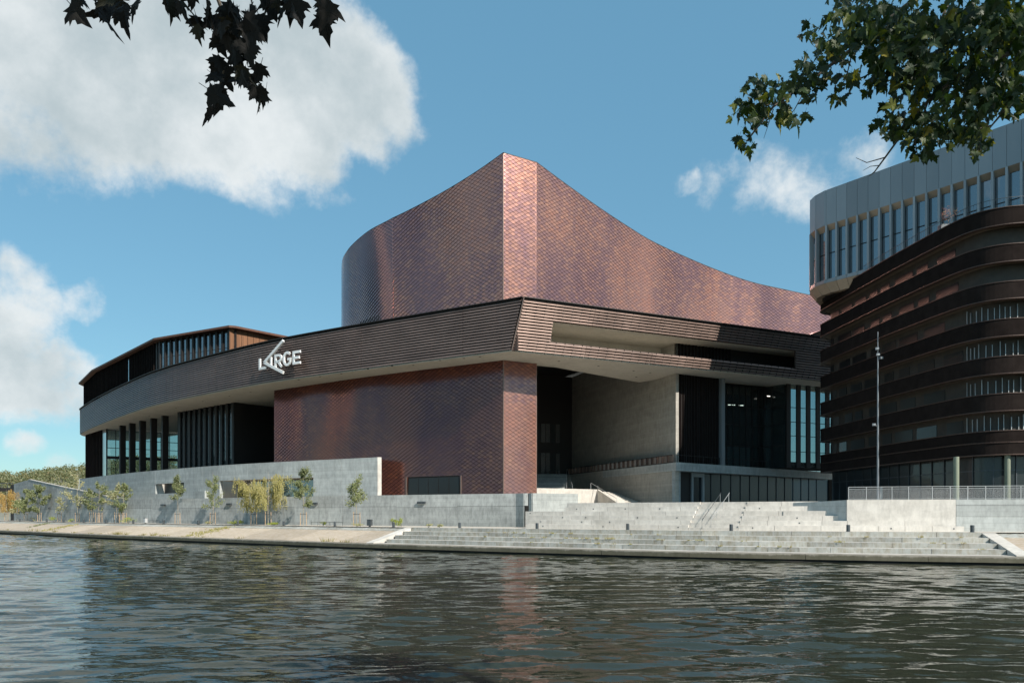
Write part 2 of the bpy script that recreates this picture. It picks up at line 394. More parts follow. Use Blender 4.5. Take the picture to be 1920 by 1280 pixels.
M['mast'] = metal('mast grey', (.20, .22, .24), .5, .3, .1)
M['white'] = plain('white painted metal', (.80, .80, .79), .4, 0, .04)
M['anthracite'] = metal('anthracite metal', (.075, .085, .092), .45, .4, .15)
M['wood'] = plain('stake wood', (.42, .29, .18), .8, 0, .3, 6)
M['bark'] = plain('bark', (.10, .08, .06), .9, 0, .4, 6)
M['bark_pale'] = plain('pale bark', (.34, .29, .22), .9, 0, .3, 8)
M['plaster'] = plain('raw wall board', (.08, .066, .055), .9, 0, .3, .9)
M['green_col'] = plain('pale green column', (.21, .235, .175), .7, 0, .08)
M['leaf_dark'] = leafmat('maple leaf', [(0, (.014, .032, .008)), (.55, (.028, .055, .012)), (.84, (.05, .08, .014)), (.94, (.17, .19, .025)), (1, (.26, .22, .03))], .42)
M['leaf_black'] = leafmat('shaded maple leaf', [(0, (.004, .004, .003)), (.85, (.007, .006, .005)), (1, (.022, .02, .008))], .03, .95)  # near black: the canopy's shade is put into the leaf colour
M['leaf_green'] = leafmat('young leaf green', [(0, (.15, .19, .075)), (.5, (.22, .25, .11)), (1, (.30, .31, .15))], .35)
M['leaf_deep'] = leafmat('young leaf deep green', [(0, (.13, .16, .07)), (.5, (.19, .22, .10)), (1, (.27, .285, .145))], .35)
M['leaf_yellow'] = leafmat('willow leaf yellow', [(0, (.30, .285, .10)), (.5, (.38, .345, .13)), (1, (.46, .41, .19))], .4)
M['leaf_orange'] = leafmat('autumn leaf orange', [(0, (.36, .22, .06)), (.5, (.44, .28, .08)), (1, (.46, .34, .12))], .4)
M['leaf_pale'] = leafmat('sparse pale leaf', [(0, (.30, .31, .16)), (.5, (.38, .38, .22)), (1, (.42, .38, .2))], .35)
M['leaf_bright'] = leafmat('shrub leaf bright', [(0, (.22, .28, .04)), (.5, (.32, .37, .06)), (1, (.40, .42, .10))], .35)
M['leaf_red'] = leafmat('balcony plant red', [(0, (.30, .10, .09)), (.6, (.36, .18, .12)), (1, (.4, .34, .16))], .3)
M['weed'] = leafmat('dry weeds', [(0, (.30, .22, .10)), (.5, (.36, .30, .12)), (1, (.28, .30, .10))], .3)
M['forest'] = leafmat('hill forest', [(0, (.12, .14, .065)), (.5, (.15, .165, .075)), (.85, (.19, .18, .08)), (1, (.22, .175, .08))], .3)

def water_material():
    m, N, L, B = newmat('river water')
    B.inputs['Base Color'].default_value = (.026, .030, .020, 1); B.inputs['Roughness'].default_value = .02
    B.inputs['IOR'].default_value = 1.333; B.inputs['Specular IOR Level'].default_value = .5
    b = nz(N, L, 2.6, 2, .5, (.6, 1.0, 1)); c = nz(N, L, 7.0, 2, .5, (.7, 1.0, 1))
    h = val(N, L, 'ADD', val(N, L, 'MULTIPLY', b, .022), val(N, L, 'MULTIPLY', c, .007))
    bump(N, L, B, h, 1.0, 1.0)
    return m
M['water'] = water_material()

# ------------------------------------------------------------------ plan lines (metres, survey)
ZW, ZLIP, ZPROM, ZPLAZA, ZLOW, ZUP, ZTERR, ZSOF, ZBAND = 0.0, .65, 2.33, 5.23, 6.58, 12.13, 11.33, 24.53, 30.98
def plan_from(rows, h): return [(X(px, F * h / d), F * h / d) for px, d in rows]
BOL = Path([(-420, 402), (-230, 258)] + plan_from([(37, 13.4), (250, 17.1), (532, 21.2), (738, 24.3), (1007, 27.5), (1177, 29.3), (1370, 31.3), (1590, 32.8), (1823, 34.0)], 1.6) + [(56, 62.5), (90, 58.5), (200, 55), (420, 60)], 10)
EDGE = BOL.off(.45)
s_r = BOL.hit(1500)
LIP = BOL.off(lambda s: 8.6 + max(0, min(1, (s - s_r) / 22)) * 1.3)
LOWW = Path([(-127, 189), (-115.3, 178), (-93, 157.5), (-71, 138.5), (-39, 116.3), (-18.2, 104.6), (0, 95.9), (1.7, 95.1)], 8)
UPW = Path([(-101, 175), (-98.9, 172), (-76.6, 149), (-56, 131), (-41.2, 120.2), (-19.4, 107.6)], 8)
BANDL = Path([(-113.9, 207), (-113.6, 200), (-112.3, 194.5), (-108, 188.3), (-95.6, 173), (-80.7, 155.8), (-66.2, 140.3), (-48.3, 125.1), (-34.4, 114.7), (-13.9, 102.3), (-.13, 94.4)], 8)
CORB, CORT = Vector((-.13, 94.4)), Vector((1.4, 93.45))
BR_DIR = Vector((1, .455)).normalized()
COPL = Path([(-39.6, 124.6), (-20.7, 111.6), (-1.14, 100.1)], 6)
PIER = Path([(-1.14, 100.1), (3.3, 102.45)])

# ------------------------------------------------------------------ ground, water, quay
fr = [(p.x, p.y) for p in EDGE.off(-.05).p]
MB().sheet(fr + [(2600, 60), (2600, 3000), (-2600, 3000), (-2600, 1900)], ZPROM - .03).build('ground', M['ground'], kind='structure')
def river():
    import numpy as np
    xs = np.arange(-104, 64, .22); ys = [9.0]
    while ys[-1] < 144: ys.append(ys[-1] + min(.45, max(.12, ys[-1] * .0052)))
    ys = np.array(ys); gx, gy = np.meshgrid(xs, ys); z = np.zeros_like(gx); r = np.random.RandomState(5)
    edge = np.clip(np.minimum(np.minimum(gx - xs[0], xs[-1] - gx) / 4, np.minimum(gy - ys[0], ys[-1] - gy) / 4), 0, 1)
    gw = np.sin(gx * .05 + gy * .13 + 1) * np.sin(gy * .19 - gx * .035) + .8 * np.sin(gx * .021 - gy * .09 + 2) + .5 * np.sin(gx * .11 + gy * .31); gust = .55 + .65 / (1 + np.exp(-2.2 * gw))
    for k in range(64):
        lam = .42 * (2.7 / .42) ** (r.rand() ** 1.15); th = math.radians(r.normal(-85, 16)); kk = 2 * math.pi / lam
        z += .0047 * lam ** 1.05 * np.sin(kk * (gx * math.cos(th) + gy * math.sin(th)) + r.rand() * 6.28)
    z *= edge * gust
    n = len(xs); m = len(ys); co = np.stack([gx, gy, z], -1).reshape(-1, 3).astype(np.float32)
    i = np.arange((m - 1) * n).reshape(m - 1, n)[:, :-1].reshape(-1); q = np.stack([i, i + 1, i + n + 1, i + n], -1)
    out = [(-2600, -300), (2600, -300), (2600, 2600), (-2600, 2600)]; inn = [(xs[0], ys[0]), (xs[-1], ys[0]), (xs[-1], ys[-1]), (xs[0], ys[-1])]
    b = len(co); co = np.concatenate([co, np.array([(x, y, 0) for x, y in out + inn], np.float32)])
    q = np.concatenate([q, np.array([(b + k, b + (k + 1) % 4, b + 4 + (k + 1) % 4, b + 4 + k) for k in range(4)])])
    me = bpy.data.meshes.new('river_water'); me.vertices.add(len(co)); me.vertices.foreach_set('co', co.reshape(-1))
    me.loops.add(len(q) * 4); me.loops.foreach_set('vertex_index', q.reshape(-1).astype(np.int32)); me.polygons.add(len(q))
    me.polygons.foreach_set('loop_start', np.arange(0, len(q) * 4, 4, dtype=np.int32)); me.polygons.foreach_set('use_smooth', np.ones(len(q), bool))
    me.update(calc_edges=True); me.materials.append(M['water']); o = bpy.data.objects.new('river_water', me); COL.objects.link(o); tag(o, kind='structure')
river()
MB().prism([(-60, -40), (60, -40), (60, 7), (16, 6.2), (7, 4.2), (-7, 4.2), (-18, 5.6), (-60, 6)], -1, 2.3).build('near_bank', M['ground'], kind='structure')
def strip_between(A, B, za, zb, name, mat, n=None, **kw):
    mb = MB(); m = len(A.p)
    vs = []
    for p, q in zip(A.p, B.p): vs += [(p.x, p.y, za), (q.x, q.y, zb)]
    mb.add(vs, [(2 * i, 2 * i + 2, 2 * i + 3, 2 * i + 1) for i in range(m - 1)])
    return mb.build(name, mat, **kw)
# promenade: paved strip, edge coping
strip_between(EDGE, BOL.off(-9), ZPROM, ZPROM, 'promenade', M['paving'], kind='structure')
sA, sB = BOL.hit(777), BOL.hit(1836)
def span(path, a, b):    # same index range on any offset of BOL
    ia = [i for i, c in enumerate(BOL.c) if a <= c <= b]; return ia
def between(s, t):
    """point between promenade edge (t=0) and lip front (t=1) at station s of the bollard line"""
    i = BOL._seg(s); f = (s - BOL.c[i]) / (BOL.c[i + 1] - BOL.c[i])
    e = EDGE.p[i].lerp(EDGE.p[i + 1], f); l = LIP.p[i].lerp(LIP.p[i + 1], f); return e.lerp(l, t)
def stations(a, b, step=3.0):
    n = max(1, int((b - a) / step)); return [a + (b - a) * i / n for i in range(n + 1)]
def cross_solid(mb, ss, t0, t1, z0a, z0b, z1a, z1b):
    """solid along the quay between fractions t0 (inland) and t1 (river), top z1a..z1b, bottom z0a..z0b"""
    vs = []
    for s in ss:
        p, q = between(s, t1), between(s, t0)
        vs += [(p.x, p.y, z0b), (p.x, p.y, z1b), (q.x, q.y, z1a), (q.x, q.y, z0a)]
    n = len(ss); fs = [(0, 1, 2, 3), tuple((n - 1) * 4 + k for k in (3, 2, 1, 0))]
    for i in range(n - 1):
        a, c = i * 4, i * 4 + 4
        for k in range(4): fs.append((a + k, c + k, c + (k + 1) % 4, a + (k + 1) % 4))
    mb.add(vs, fs)
S0, S1 = BOL.c[2], BOL.L - 150
TL = 1 - 1.9 / 8.6
# quay lip: slabs with joints, and the dark wall under them
lip = thing('quay_ledge', 'weathered concrete ledge along the waterline', 'ledge', kind='structure'); lip['kind'] = 'structure'
s = S0; rq = random.Random(3)
while s < S1 - 1:
    e = min(s + rq.uniform(7.5, 9.5), S1); mb = MB()
    dz = rq.uniform(-.015, .015)
    cross_solid(mb, stations(s + .012, e - .012), TL, 1 + rq.uniform(-.003, .003), .22, .22, ZLIP + dz, ZLIP + dz - .02); mb.build('ledge_slab', M['conc_lip'], lip); s = e
mb = MB(); cross_solid(mb, stations(S0, S1), TL + .02, TL + .11, -1.5, -1.5, ZLIP - .05, ZLIP - .05); mb.build('quay_footing', M['dark_in'], lip)
mb = MB(); cross_solid(mb, stations(S0, S1), TL + .112, .985, -.1, -.1, .215, .215); mb.build('ledge_haunch', M['dark_in'], lip)
# sloping revetment left and right of the steps
rev = thing('quay_slope', 'pink beige sloping concrete quay bank', 'quay', kind='structure')
for a, b in ((S0, sA - 1.2), (sB + 1.2, S1)):
    s = a
    while s < b - .5:
        e = min(s + rq.uniform(8, 11), b); mb = MB()
        cross_solid(mb, stations(s + .02, e - .02), .10, TL + .01, -.6, -.6, ZPROM - .42, ZLIP + .02); mb.build('slope_panel', M['slope'], rev); s = e
    s = a
    while s < b - .5:
        e = min(s + rq.uniform(4.5, 6), b); mb = MB()
        cross_solid(mb, stations(s + .01, e - .01), -.05, .105, .5, .5, ZPROM + .012, ZPROM - .40); mb.build('kerb_stone', M['conc_step'], rev); s = e
# quay steps: four risers of block courses
steps = thing('quay_steps', 'long flight of pale concrete sitting steps down to the river', 'steps', kind='structure')
RIS = (ZPROM - ZLIP) / 4
for k in range(4):
    t0, t1 = (TL / 4) * k - (.05 if k == 0 else .01), (TL / 4) * k + (.06 if k == 0 else .0)
    zt = ZPROM - RIS * k
    s = sA + k * .12; 
    while s < sB - .3:
        e = min(s + rq.choice((2.4, 3.9, 3.9, 4.2, 5.0)), sB)
        if sB - e < .9: e = sB
        mb = MB(); j = rq.uniform(-.002, .002)
        cross_solid(mb, stations(s + .014, e - .014, 2.5), t0 - .02, TL / 4 * k + .012 + j + (0 if k else .004), zt - RIS - .03, zt - RIS - .03, zt + (.012 if k == 0 else 0) + rq.uniform(-.004, .004), zt + (.012 if k == 0 else 0) - .006)
        mb.build('step_riser_block', M['conc_step'], steps)
        if k < 3:
            mb = MB(); cross_solid(mb, stations(s + .014, e - .014, 2.5), TL / 4 * k + .0135, TL / 4 * (k + 1) - .003, zt - RIS - .3, zt - RIS - .3, zt - RIS - .008, zt - RIS - .012); mb.build('step_tread_slab', M['conc_pale'], steps)
        s = e
mb = MB(); cross_solid(mb, stations(sA, sB), .77 * TL, TL + .005, -.2, -.2, ZLIP + .004, ZLIP + .004); mb.build('step_foot_slab', M['conc_pale'], steps)
# raking side walls of the steps
for s0, nm in ((sA - 1.15, 'a'), (sB + .05, 'b')):
    mb = MB(); cross_solid(mb, [s0, s0 + 1.1], -.03, TL + .02, -.3, -.3, ZPROM + .02, ZLIP + .06); mb.build('raking_side_wall', M['conc_pale'], steps)
# tufts of dry weeds in the step joints and along the slope foot
def tuft(mb, p, r, h, n, rng):
    for _ in range(n):
        a = rng.uniform(0, 6.28); d = rng.uniform(0, r); w = rng.uniform(.015, .04); hh = h * rng.uniform(.4, 1); l = rng.uniform(-.5, .5)
        x, y = p[0] + d * math.cos(a), p[1] + d * math.sin(a); c, s_ = math.cos(a + l), math.sin(a + l)
        mb.add([(x - w, y, p[2]), (x + w, y, p[2]), (x + c * hh * .5, y + s_ * hh * .5, p[2] + hh)], [(0, 1, 2)])
mb = MB(); rw = random.Random(5)
for i in range(46):
    k = rw.choice((1, 2, 2, 3)); s = rw.uniform(sA + 12, sB); p = between(s, TL / 4 * k + .02)
    tuft(mb, (p.x, p.y, ZPROM - RIS * (k + 0) + .0 - (0 if k == 0 else 0)), rw.uniform(.1, .45), rw.uniform(.08, .26), rw.randint(8, 26), rw)
for i in range(70):
    s = rw.uniform(S0 + 60, sA - 3); p = between(s, TL - .01); tuft(mb, (p.x, p.y, ZLIP + .02), rw.uniform(.3, 1.3), rw.uniform(.2, .75), rw.randint(14, 40), rw)
for i in range(9):
    s = rw.uniform(sB + 2, sB + 14); p = between(s, TL - .01); tuft(mb, (p.x, p.y, ZLIP + .02), rw.uniform(.3, .8), rw.uniform(.1, .4), 24, rw)
mb.build('weeds', M['weed'], label='dry weeds growing in the joints of the quay', cat='weeds', kind='stuff')

# bollards
bm = MB(); n = 14
ring = lambda r, z: [(r * math.cos(2 * math.pi * k / n), r * math.sin(2 * math.pi * k / n), z) for k in range(n)]
prof = [(.17, 0), (.17, .58), (.16, .62), (.13, .64)]
for (r0, z0), (r1, z1) in zip(prof, prof[1:]): bm.add(ring(r0, z0) + ring(r1, z1), [(k, (k + 1) % n, n + (k + 1) % n, n + k) for k in range(n)])
bm.add(ring(.13, .64), [tuple(range(n))])
bme = bm.mesh('bollard', M['anthracite'])
bp = MB().box(-.2, .2, -.2, .2, 0, .02).mesh('base_plate', M['anthracite'])
bpx = [37, 60, 87.5, 119.5, 157, 199, 250, 307, 372, 446, 532, 628, 738, 862, 1007, 1177, 1371, 1590.5, 1823][::-1]
for i, px in enumerate(bpx):
    p = BOL.at(BOL.hit(px)); b = inst('bollard', bme, None, (p.x, p.y, ZPROM + .004), label='short dark round bollard on the quay edge, %s counting from the right' % ORD[i], cat='bollard', group='bollards along the quay edge')
    inst('base_plate', bp, b)
p = BOL.at(BOL.hit(687)); p = p + Vector((.2, 1.2)); t = thing('litter_bin', 'dark grey litter bin taller than the bollards, under the slim tree', 'bin', loc=(p.x, p.y, ZPROM))
mb = MB(); mb.obox((0, 0), (1, -.5), .28, .22, .12, .86); mb.build('body', M['anthracite'], t)
MB().obox((0, 0), (1, -.5), .30, .24, .865, .93).build('lid', M['anthracite'], t); MB().obox((0, 0), (1, -.5), .1, .1, .004, .119).build('foot', M['dark'], t)
p = BOL.at(BOL.hit(264)); p = p + Vector((.2, 1.2)); t = thing('litter_bin', 'grey litter bin standing before the low wall beside a bollard', 'bin', loc=(p.x, p.y, ZPROM))
mb = MB(); mb.obox((0, 0), (1, -.7), .3, .24, .12, .9); mb.build('body', M['steel'], t)
MB().obox((0, 0), (1, -.7), .32, .26, .905, .97).build('lid', M['anthracite'], t); MB().obox((0, 0), (1, -.7), .1, .1, .004, .119).build('foot', M['dark'], t)
# low bench rails
for px0, px1, lab in ((584, 642, 'low dark metal bench rail before the wall between two young trees'), (268, 300, 'low pale rail of thin posts beside the grey bin')):
    a, b = BOL.off(-2.6).at(BOL.off(-2.6).hit(px0)), BOL.off(-2.6).at(BOL.off(-2.6).hit(px1)); t = thing('low_rail', lab, 'rail', loc=(0, 0, 0))
    d = (b - a); MB().tube([(a.x, a.y, ZPROM + .5), (b.x, b.y, ZPROM + .5)], .03).build('rail', M['anthracite'], t)
    for k in range(6):
        q = a + d * (k / 5); MB().tube([(q.x, q.y, ZPROM), (q.x, q.y, ZPROM + .5)], .022).build('post', M['anthracite'], t)

# ------------------------------------------------------------------ low promenade wall with wall lights
lw = thing('promenade_wall', 'long low grey board marked concrete wall behind the promenade', 'wall')
cuts = [LOWW.hit(v) for v in (26, 60, 108, 150, 196, 240, 285, 340, 398, 462, 552, 642, 743, 857)] + [LOWW.L]
def lowtop(s):
    a, b = LOWW.hit(54), LOWW.hit(236)
    if s >= b: return ZLOW
    if s >= a: return ZLOW + (ZUP - ZLOW) * (1 - (s - a) / (b - a))
    return ZUP - (a - s) * .05
for i, (a, b) in enumerate(zip(cuts, cuts[1:])):
    pth = LOWW.sub(a + .02, b - .02)
    zc = ZPROM + 2.55 + (i % 2) * .12
    MB().ribbon(pth, ZPROM - .3, zc - .012, .5).build('lower_wall_panel', M['conc_low'], lw)
    MB().ribbon(pth.off(rw.uniform(-.012, .012)), zc + .012, lambda c, a=a: lowtop(a + .02 + c), .5).build('upper_wall_panel', M['conc_low'], lw)
MB().ribbon(LOWW.off(-.06), ZPROM - .3, lambda c: lowtop(c * LOWW.L / LOWW.off(-.06).L) - .05, .3).build('joint_core', M['dark_in'], lw)
a, b = LOWW.hit(54), LOWW.hit(236)
cp = LOWW.sub(a, b).off(.06)
MB().ribbon(cp, lambda c: lowtop(a + c) + .004, lambda c: lowtop(a + c) + .12, .7).build('ramp_coping', M['conc_pale'], lw)
lm1 = MB().box(-.62, .62, -.26, 0, 0, .30).mesh('housing', M['anthracite']); lm2 = MB().box(-.58, .50, -.24, -.02, -.02, -.002).mesh('lens', M['white'])
for i, (px, py) in enumerate([(791, 944), (590, 945.5), (431, 946.5), (307, 948), (214, 950.5), (148, 952), (94, 953.5)]):
    s = LOWW.hit(px); p = LOWW.at(s); tg = LOWW.tan(s)
    t = thing('wall_light', 'dark box wall light on the low concrete wall, %s counting from the right' % ORD[i], 'wall light', 'wall lights on the low wall', (p.x, p.y, Zp(py, p.y)))
    t.rotation_euler = (0, 0, math.atan2(tg.y, tg.x)); inst('housing', lm1, t, (0, -.015, 0)); inst('lens', lm2, t, (0, -.015, 0))

# ------------------------------------------------------------------ upper plinth wall with openings
uw = thing('plinth_wall', 'tall pale grey concrete wall with two long openings below the hall', 'wall')
def seg(a, b, z0, z1, name='wall_panel', th=.6, d=0): 
    if b - a > .05: MB().ribbon(UPW.sub(a + .012, b - .012).off(d), z0, z1, th).build(name, M['conc_wall'], uw)
zb = ZPLAZA - 1
o1a, o1b, o2a, o2b = UPW.hit(291.5), UPW.hit(345), UPW.hit(412), UPW.hit(587.5)
zo1 = (Zp(925.5, UPW.at(o1a).y), Zp(907, UPW.at(o1a).y)); zo2 = (ZPLAZA + .3, Zp(894.5, UPW.at(o2b).y))
jo = [UPW.hit(v) for v in (152, 200, 245)]
seg(0, jo[0], zb, ZUP); seg(jo[0], jo[1], zb, ZUP, d=.008); seg(jo[1], jo[2], zb, ZUP); seg(jo[2], o1a, zb, ZUP, d=.006)
seg(o1a, o1b, zb, zo1[0]); seg(o1a, o1b, zo1[1], ZUP)
m1 = UPW.hit(380); seg(o1b, m1, zb, ZUP, d=.006); seg(m1, o2a, zb, ZUP)
mids = [o2a, UPW.hit(465), UPW.hit(486), UPW.hit(530), o2b]
for i, (a, b) in enumerate(zip(mids, mids[1:])): seg(a, b, zo2[1], ZUP, 'lintel_panel', d=.005 * (i % 2))
e1 = UPW.hit(640); seg(o2b, e1, zb, ZUP, d=.006); seg(e1, UPW.L, zb, ZUP)
MB().ribbon(Path([UPW.p[-1] + Vector((.03, -.02)), UPW.p[-1] + Vector((.55, .25))]), zb, ZUP + .02, 4).build('wall_end', M['conc_pale'], uw)
for (a, b, z0, z1, g) in ((o1a, o1b, zo1[0], zo1[1], 1.5),):
    MB().ribbon(UPW.sub(a - .5, b + .5).off(-g), z0 - .4, z1 + .4, .2).build('window_glass', M['glass_black'], uw)
    MB().ribbon(UPW.sub(a - .5, b + .5).off(-.62), z0 - .3, z0 - .002, 1).build('sill', M['conc_pale'], uw)
    pa = UPW.at(a); n_ = UPW.nrm(a); q = pa - n_ * 1.5
    MB().ribbon(Path([pa - n_ * .61 + UPW.tan(a) * .02, pa - n_ * 1.45 + UPW.tan(a) * .5]).off(0), z0, z1, .1).build('jamb', M['conc_pale'], uw)
inn = UPW.sub(o2a - .8, o2b + .8).off(-3.2)
k1 = inn.hit(447)
MB().ribbon(inn.sub(0, k1), zb, zo2[1] + .3, .2).build('recess_back_wall', M['conc_pale'], uw)
MB().ribbon(inn.sub(k1, inn.L), zb, zo2[1] + .3, .2).build('recess_glazing', M['glass_blue'], uw)
for f in (.0, .3, .5, .7, .95):
    c = inn.off(.06).at(k1 + (inn.L - k1 - .3) * f + .1); MB().obox(c, inn.tan(k1 + 5), .07, .07, zb, zo2[1] + .2).build('mullion', M['dark'], uw)
MB().ribbon(UPW.sub(o2a - .6, o2b + .6).off(-.61), zo2[1] + .004, zo2[1] + .3, 2.7).build('recess_ceiling', M['conc_soffit'], uw)
MB().ribbon(UPW.sub(UPW.hit(372), UPW.hit(391)).off(.7), zb, Zp(918, 122), .68).build('planter_block', M['conc_wall'], uw)

# ------------------------------------------------------------------ plaza ground
pl = [(p.x, p.y) for p in LOWW.off(-.3).p] + [(9, 97.9), (62, 70), (120, 66), (160, 90), (160, 260), (-140, 260)]
MB().sheet(pl, ZPLAZA).build('plaza', M['paving'], kind='structure')
mb = MB()
MB().prism([(-98, 178.5), (-73, 154.4), (-52.8, 136.6), (-38, 126.2), (-36.5, 128), (-44, 146), (-84, 192), (-112, 200)], ZPLAZA + .004, ZTERR).build('podium', M['conc_soffit'], kind='structure')

# ------------------------------------------------------------------ seating terrace
st = thing('seating_terrace', 'bright pale concrete seating terrace rising from the promenade to the plaza', 'terrace')
TB = BOL.off(-2.7)          # foot of first riser
ta, tb_ = TB.hit(985), TB.hit(1589)
RZ = (ZPLAZA - ZPROM) / 6
def trow(k): return BOL.off(-2.7 - .92 * k)
sta, stb = 0, 0
holes = MB()
for k in range(6):
    R = trow(k); z1 = ZPROM + RZ * (k + 1)
    a = R.hit(985 + (0, 0, 0, 0, 0, 0)[k]) if k < 2 else R.hit((985, 985, 985, 985, 1060, 1063)[k]); 
    b = R.hit((1720, 1720, 1589, 1589, 1561, 1535)[k]); 
    if k == 0: b = R.hit(1808)
    if k == 1: b = R.hit(1744)
    g0, g1 = R.hit(1290.5 + 4.4 * k), R.hit(1384 + 3.3 * k)
    for (u, v) in ((a, g0), (g1, b)):
        s = u
        while s < v - .1:
            e = min(s + rq.choice((2.3, 2.6, 3.4, 4.2, 5.0)), v)
            if v - e < 1: e = v
            MB().ribbon(R.sub(s + .014, e - .014).off(rq.uniform(-.006, .006)), z1 - RZ + .002 - (.1 if k == 0 else 0), z1 + rq.uniform(-.003, .003), 1.6 if k == 5 else .93).build('seat_block', M['conc_pale'], st)
            if rq.random() < .45 and e - s > 2:
                q = R.off(.012).at((s + e) / 2 + rq.uniform(-.6, .6)); h = z1 - RZ * .45; d = R.tan((s + e) / 2)
                MB().obox(q, d, .055, .012, h - .055, h + .055).build('step_light', M['anthracite'], st)
            s = e
    # two stair treads to every seat row
    for j in range(2):
        RR = BOL.off(-2.7 - .92 * k - .46 * j)
        MB().ribbon(RR.sub(RR.hit(1290.5 + 4.4 * (k + j * .5)) + .02, RR.hit(1384 + 3.3 * (k + j * .5)) - .02), z1 - RZ - .05, z1 - RZ / 2 * (1 - j), .48 if j == 0 else .5).build('stair_tread', M['slope'] if False else M['conc_pale'], st)
# left flank wall and its return, right flank wall with side steps
pA = LOWW.p[-1]
MB().ribbon(Path([(pA.x + .02, pA.y - .12), (2.6, 93.9), (4.6, 94.6), (8.5, 96.9)]).sub(0, 1.2), ZPROM, ZLOW, .5).build('flank_wall', M['conc_wall'], st)
MB().ribbon(Path([(2.62, 94.0), (8.6, 97.2)]), ZPROM + .5, ZLOW, .6).build('flank_return_wall', M['conc_wall'], st)
rwall = BOL.off(-3.2)
ra, rm, rb = rwall.hit(1590), rwall.hit(1797), rwall.hit(1797) + 60
MB().ribbon(rwall.sub(ra, rm - .02).off(-.6), ZPROM - .1, ZPLAZA + .08, .5).build('parapet_wall', M['conc_pale'], st)
MB().ribbon(rwall.sub(rm + .02, rb).off(-.62), ZPLAZA - .42, ZPLAZA + .08, .5).build('parapet_wall', M['conc_wall'], st)
MB().ribbon(rwall.sub(rm + .02, rb).off(-.6), ZPLAZA - 1.5, ZPLAZA - .45, .5).build('parapet_wall', M['conc_wall'], st)
MB().ribbon(rwall.sub(rm + .02, rb).off(-.62), ZPROM - .1, ZPLAZA - 1.52, .5).build('parapet_wall', M['conc_wall'], st)
q0 = rwall.off(-.6).at(ra)
for k, (z, l) in enumerate(((ZPROM + RZ * 4, 5.6), (ZPROM + RZ * 5, 8.2), (ZPROM + RZ * 6, 12))):
    MB().ribbon(Path([(q0.x - 5.2 + k * .2, q0.y + 3.2 + k * 1.1), (q0.x - .05, q0.y + 1.4 + k * 1.1)]), ZPROM, z, 1.2).build('side_step', M['conc_pale'], st)
MB().ribbon(Path([(q0.x - 5.6, q0.y + 7.2), (q0.x + .02, q0.y + .1)]).off(0), ZPROM, lambda c: ZPLAZA - .25 + c * .036, .4).build('raking_side_wall', M['conc_wall'], st)
# stair handrail in the middle
hr = thing('stair_handrail', 'pale steel handrail in the middle of the terrace stair', 'handrail')
R5, R0 = BOL.off(-8.3), BOL.off(-2.6)
pa = R0.at(R0.hit(1316)); pb = R5.at(R5.hit(1352))
for dx in (0, .9):
    MB().tube([(pa.x + dx, pa.y, ZPROM + .1), (pa.x + dx + .1, pa.y + .3, ZPROM + 1.0), (pb.x + dx, pb.y, ZPLAZA + 1.0), (pb.x + dx + .2, pb.y + .9, ZPLAZA + 1.0), (pb.x + dx + .2, pb.y + .9, ZPLAZA)], .026).build('rail', M['steel'] if dx else M['anthracite'], hr)
    for f in (.3, .62, .95):
        q = pa.lerp(pb, f); z = ZPROM + (ZPLAZA - ZPROM) * f; MB().tube([(q.x + dx, q.y, z), (q.x + dx, q.y, z + 1.0)], .02).build('post', M['steel'], hr)

# mesh fence on the right parapet
fe = thing('mesh_fence', 'pale steel fence with wire mesh panels on the plaza parapet', 'fence')
FP = rwall.off(-.85); fs = [FP.hit(v) for v in (1591, 1624.5, 1672.5, 1703.5, 1748, 1781.5, 1814.5, 1848, 1882.5, 1914)]; fs += [fs[-1] + 1.9 * k for k in range(1, 6)]
zf = ZPLAZA + .085
for s in fs:
    q = FP.at(s); MB().obox(q, FP.tan(s), .035, .03, zf, zf + 1.2).build('post', M['steel'], fe)
for z in (.05, 1.02, 1.2): MB().ribbon(FP.sub(fs[0], fs[-1]).off(.045), zf + z, zf + z + (.045 if z > .06 else .035), .03).build('rail', M['steel'], fe)
for a, b in zip(fs, fs[1:]):
    mb = MB(); A, B = FP.at(a + .06), FP.at(b - .06); d = B - A; Lw = d.length; d.normalize(); H = .93; stp = .075; o = zf + .09
    k = -H
    while k < Lw:
        for sg in (0, 1):
            u0, u1 = max(k, 0), min(k + H, Lw)
            if u1 - u0 < .02: continue
            za, zb2 = (u0 - k, u1 - k) if sg == 0 else (H - (u0 - k), H - (u1 - k))
            p, q = A + d * u0, A + d * u1; w = .006
            mb.add([(p.x, p.y, o + za - w), (q.x, q.y, o + zb2 - w), (q.x, q.y, o + zb2 + w), (p.x, p.y, o + za + w)], [(0, 1, 2, 3)])
        k += stp
    mb.build('mesh_panel', M['steel'], fe)

# ------------------------------------------------------------------ concert hall
hall = thing('concert_hall', 'copper shingled concert hall with a curved louvre band and a tall swept tower', 'concert hall')

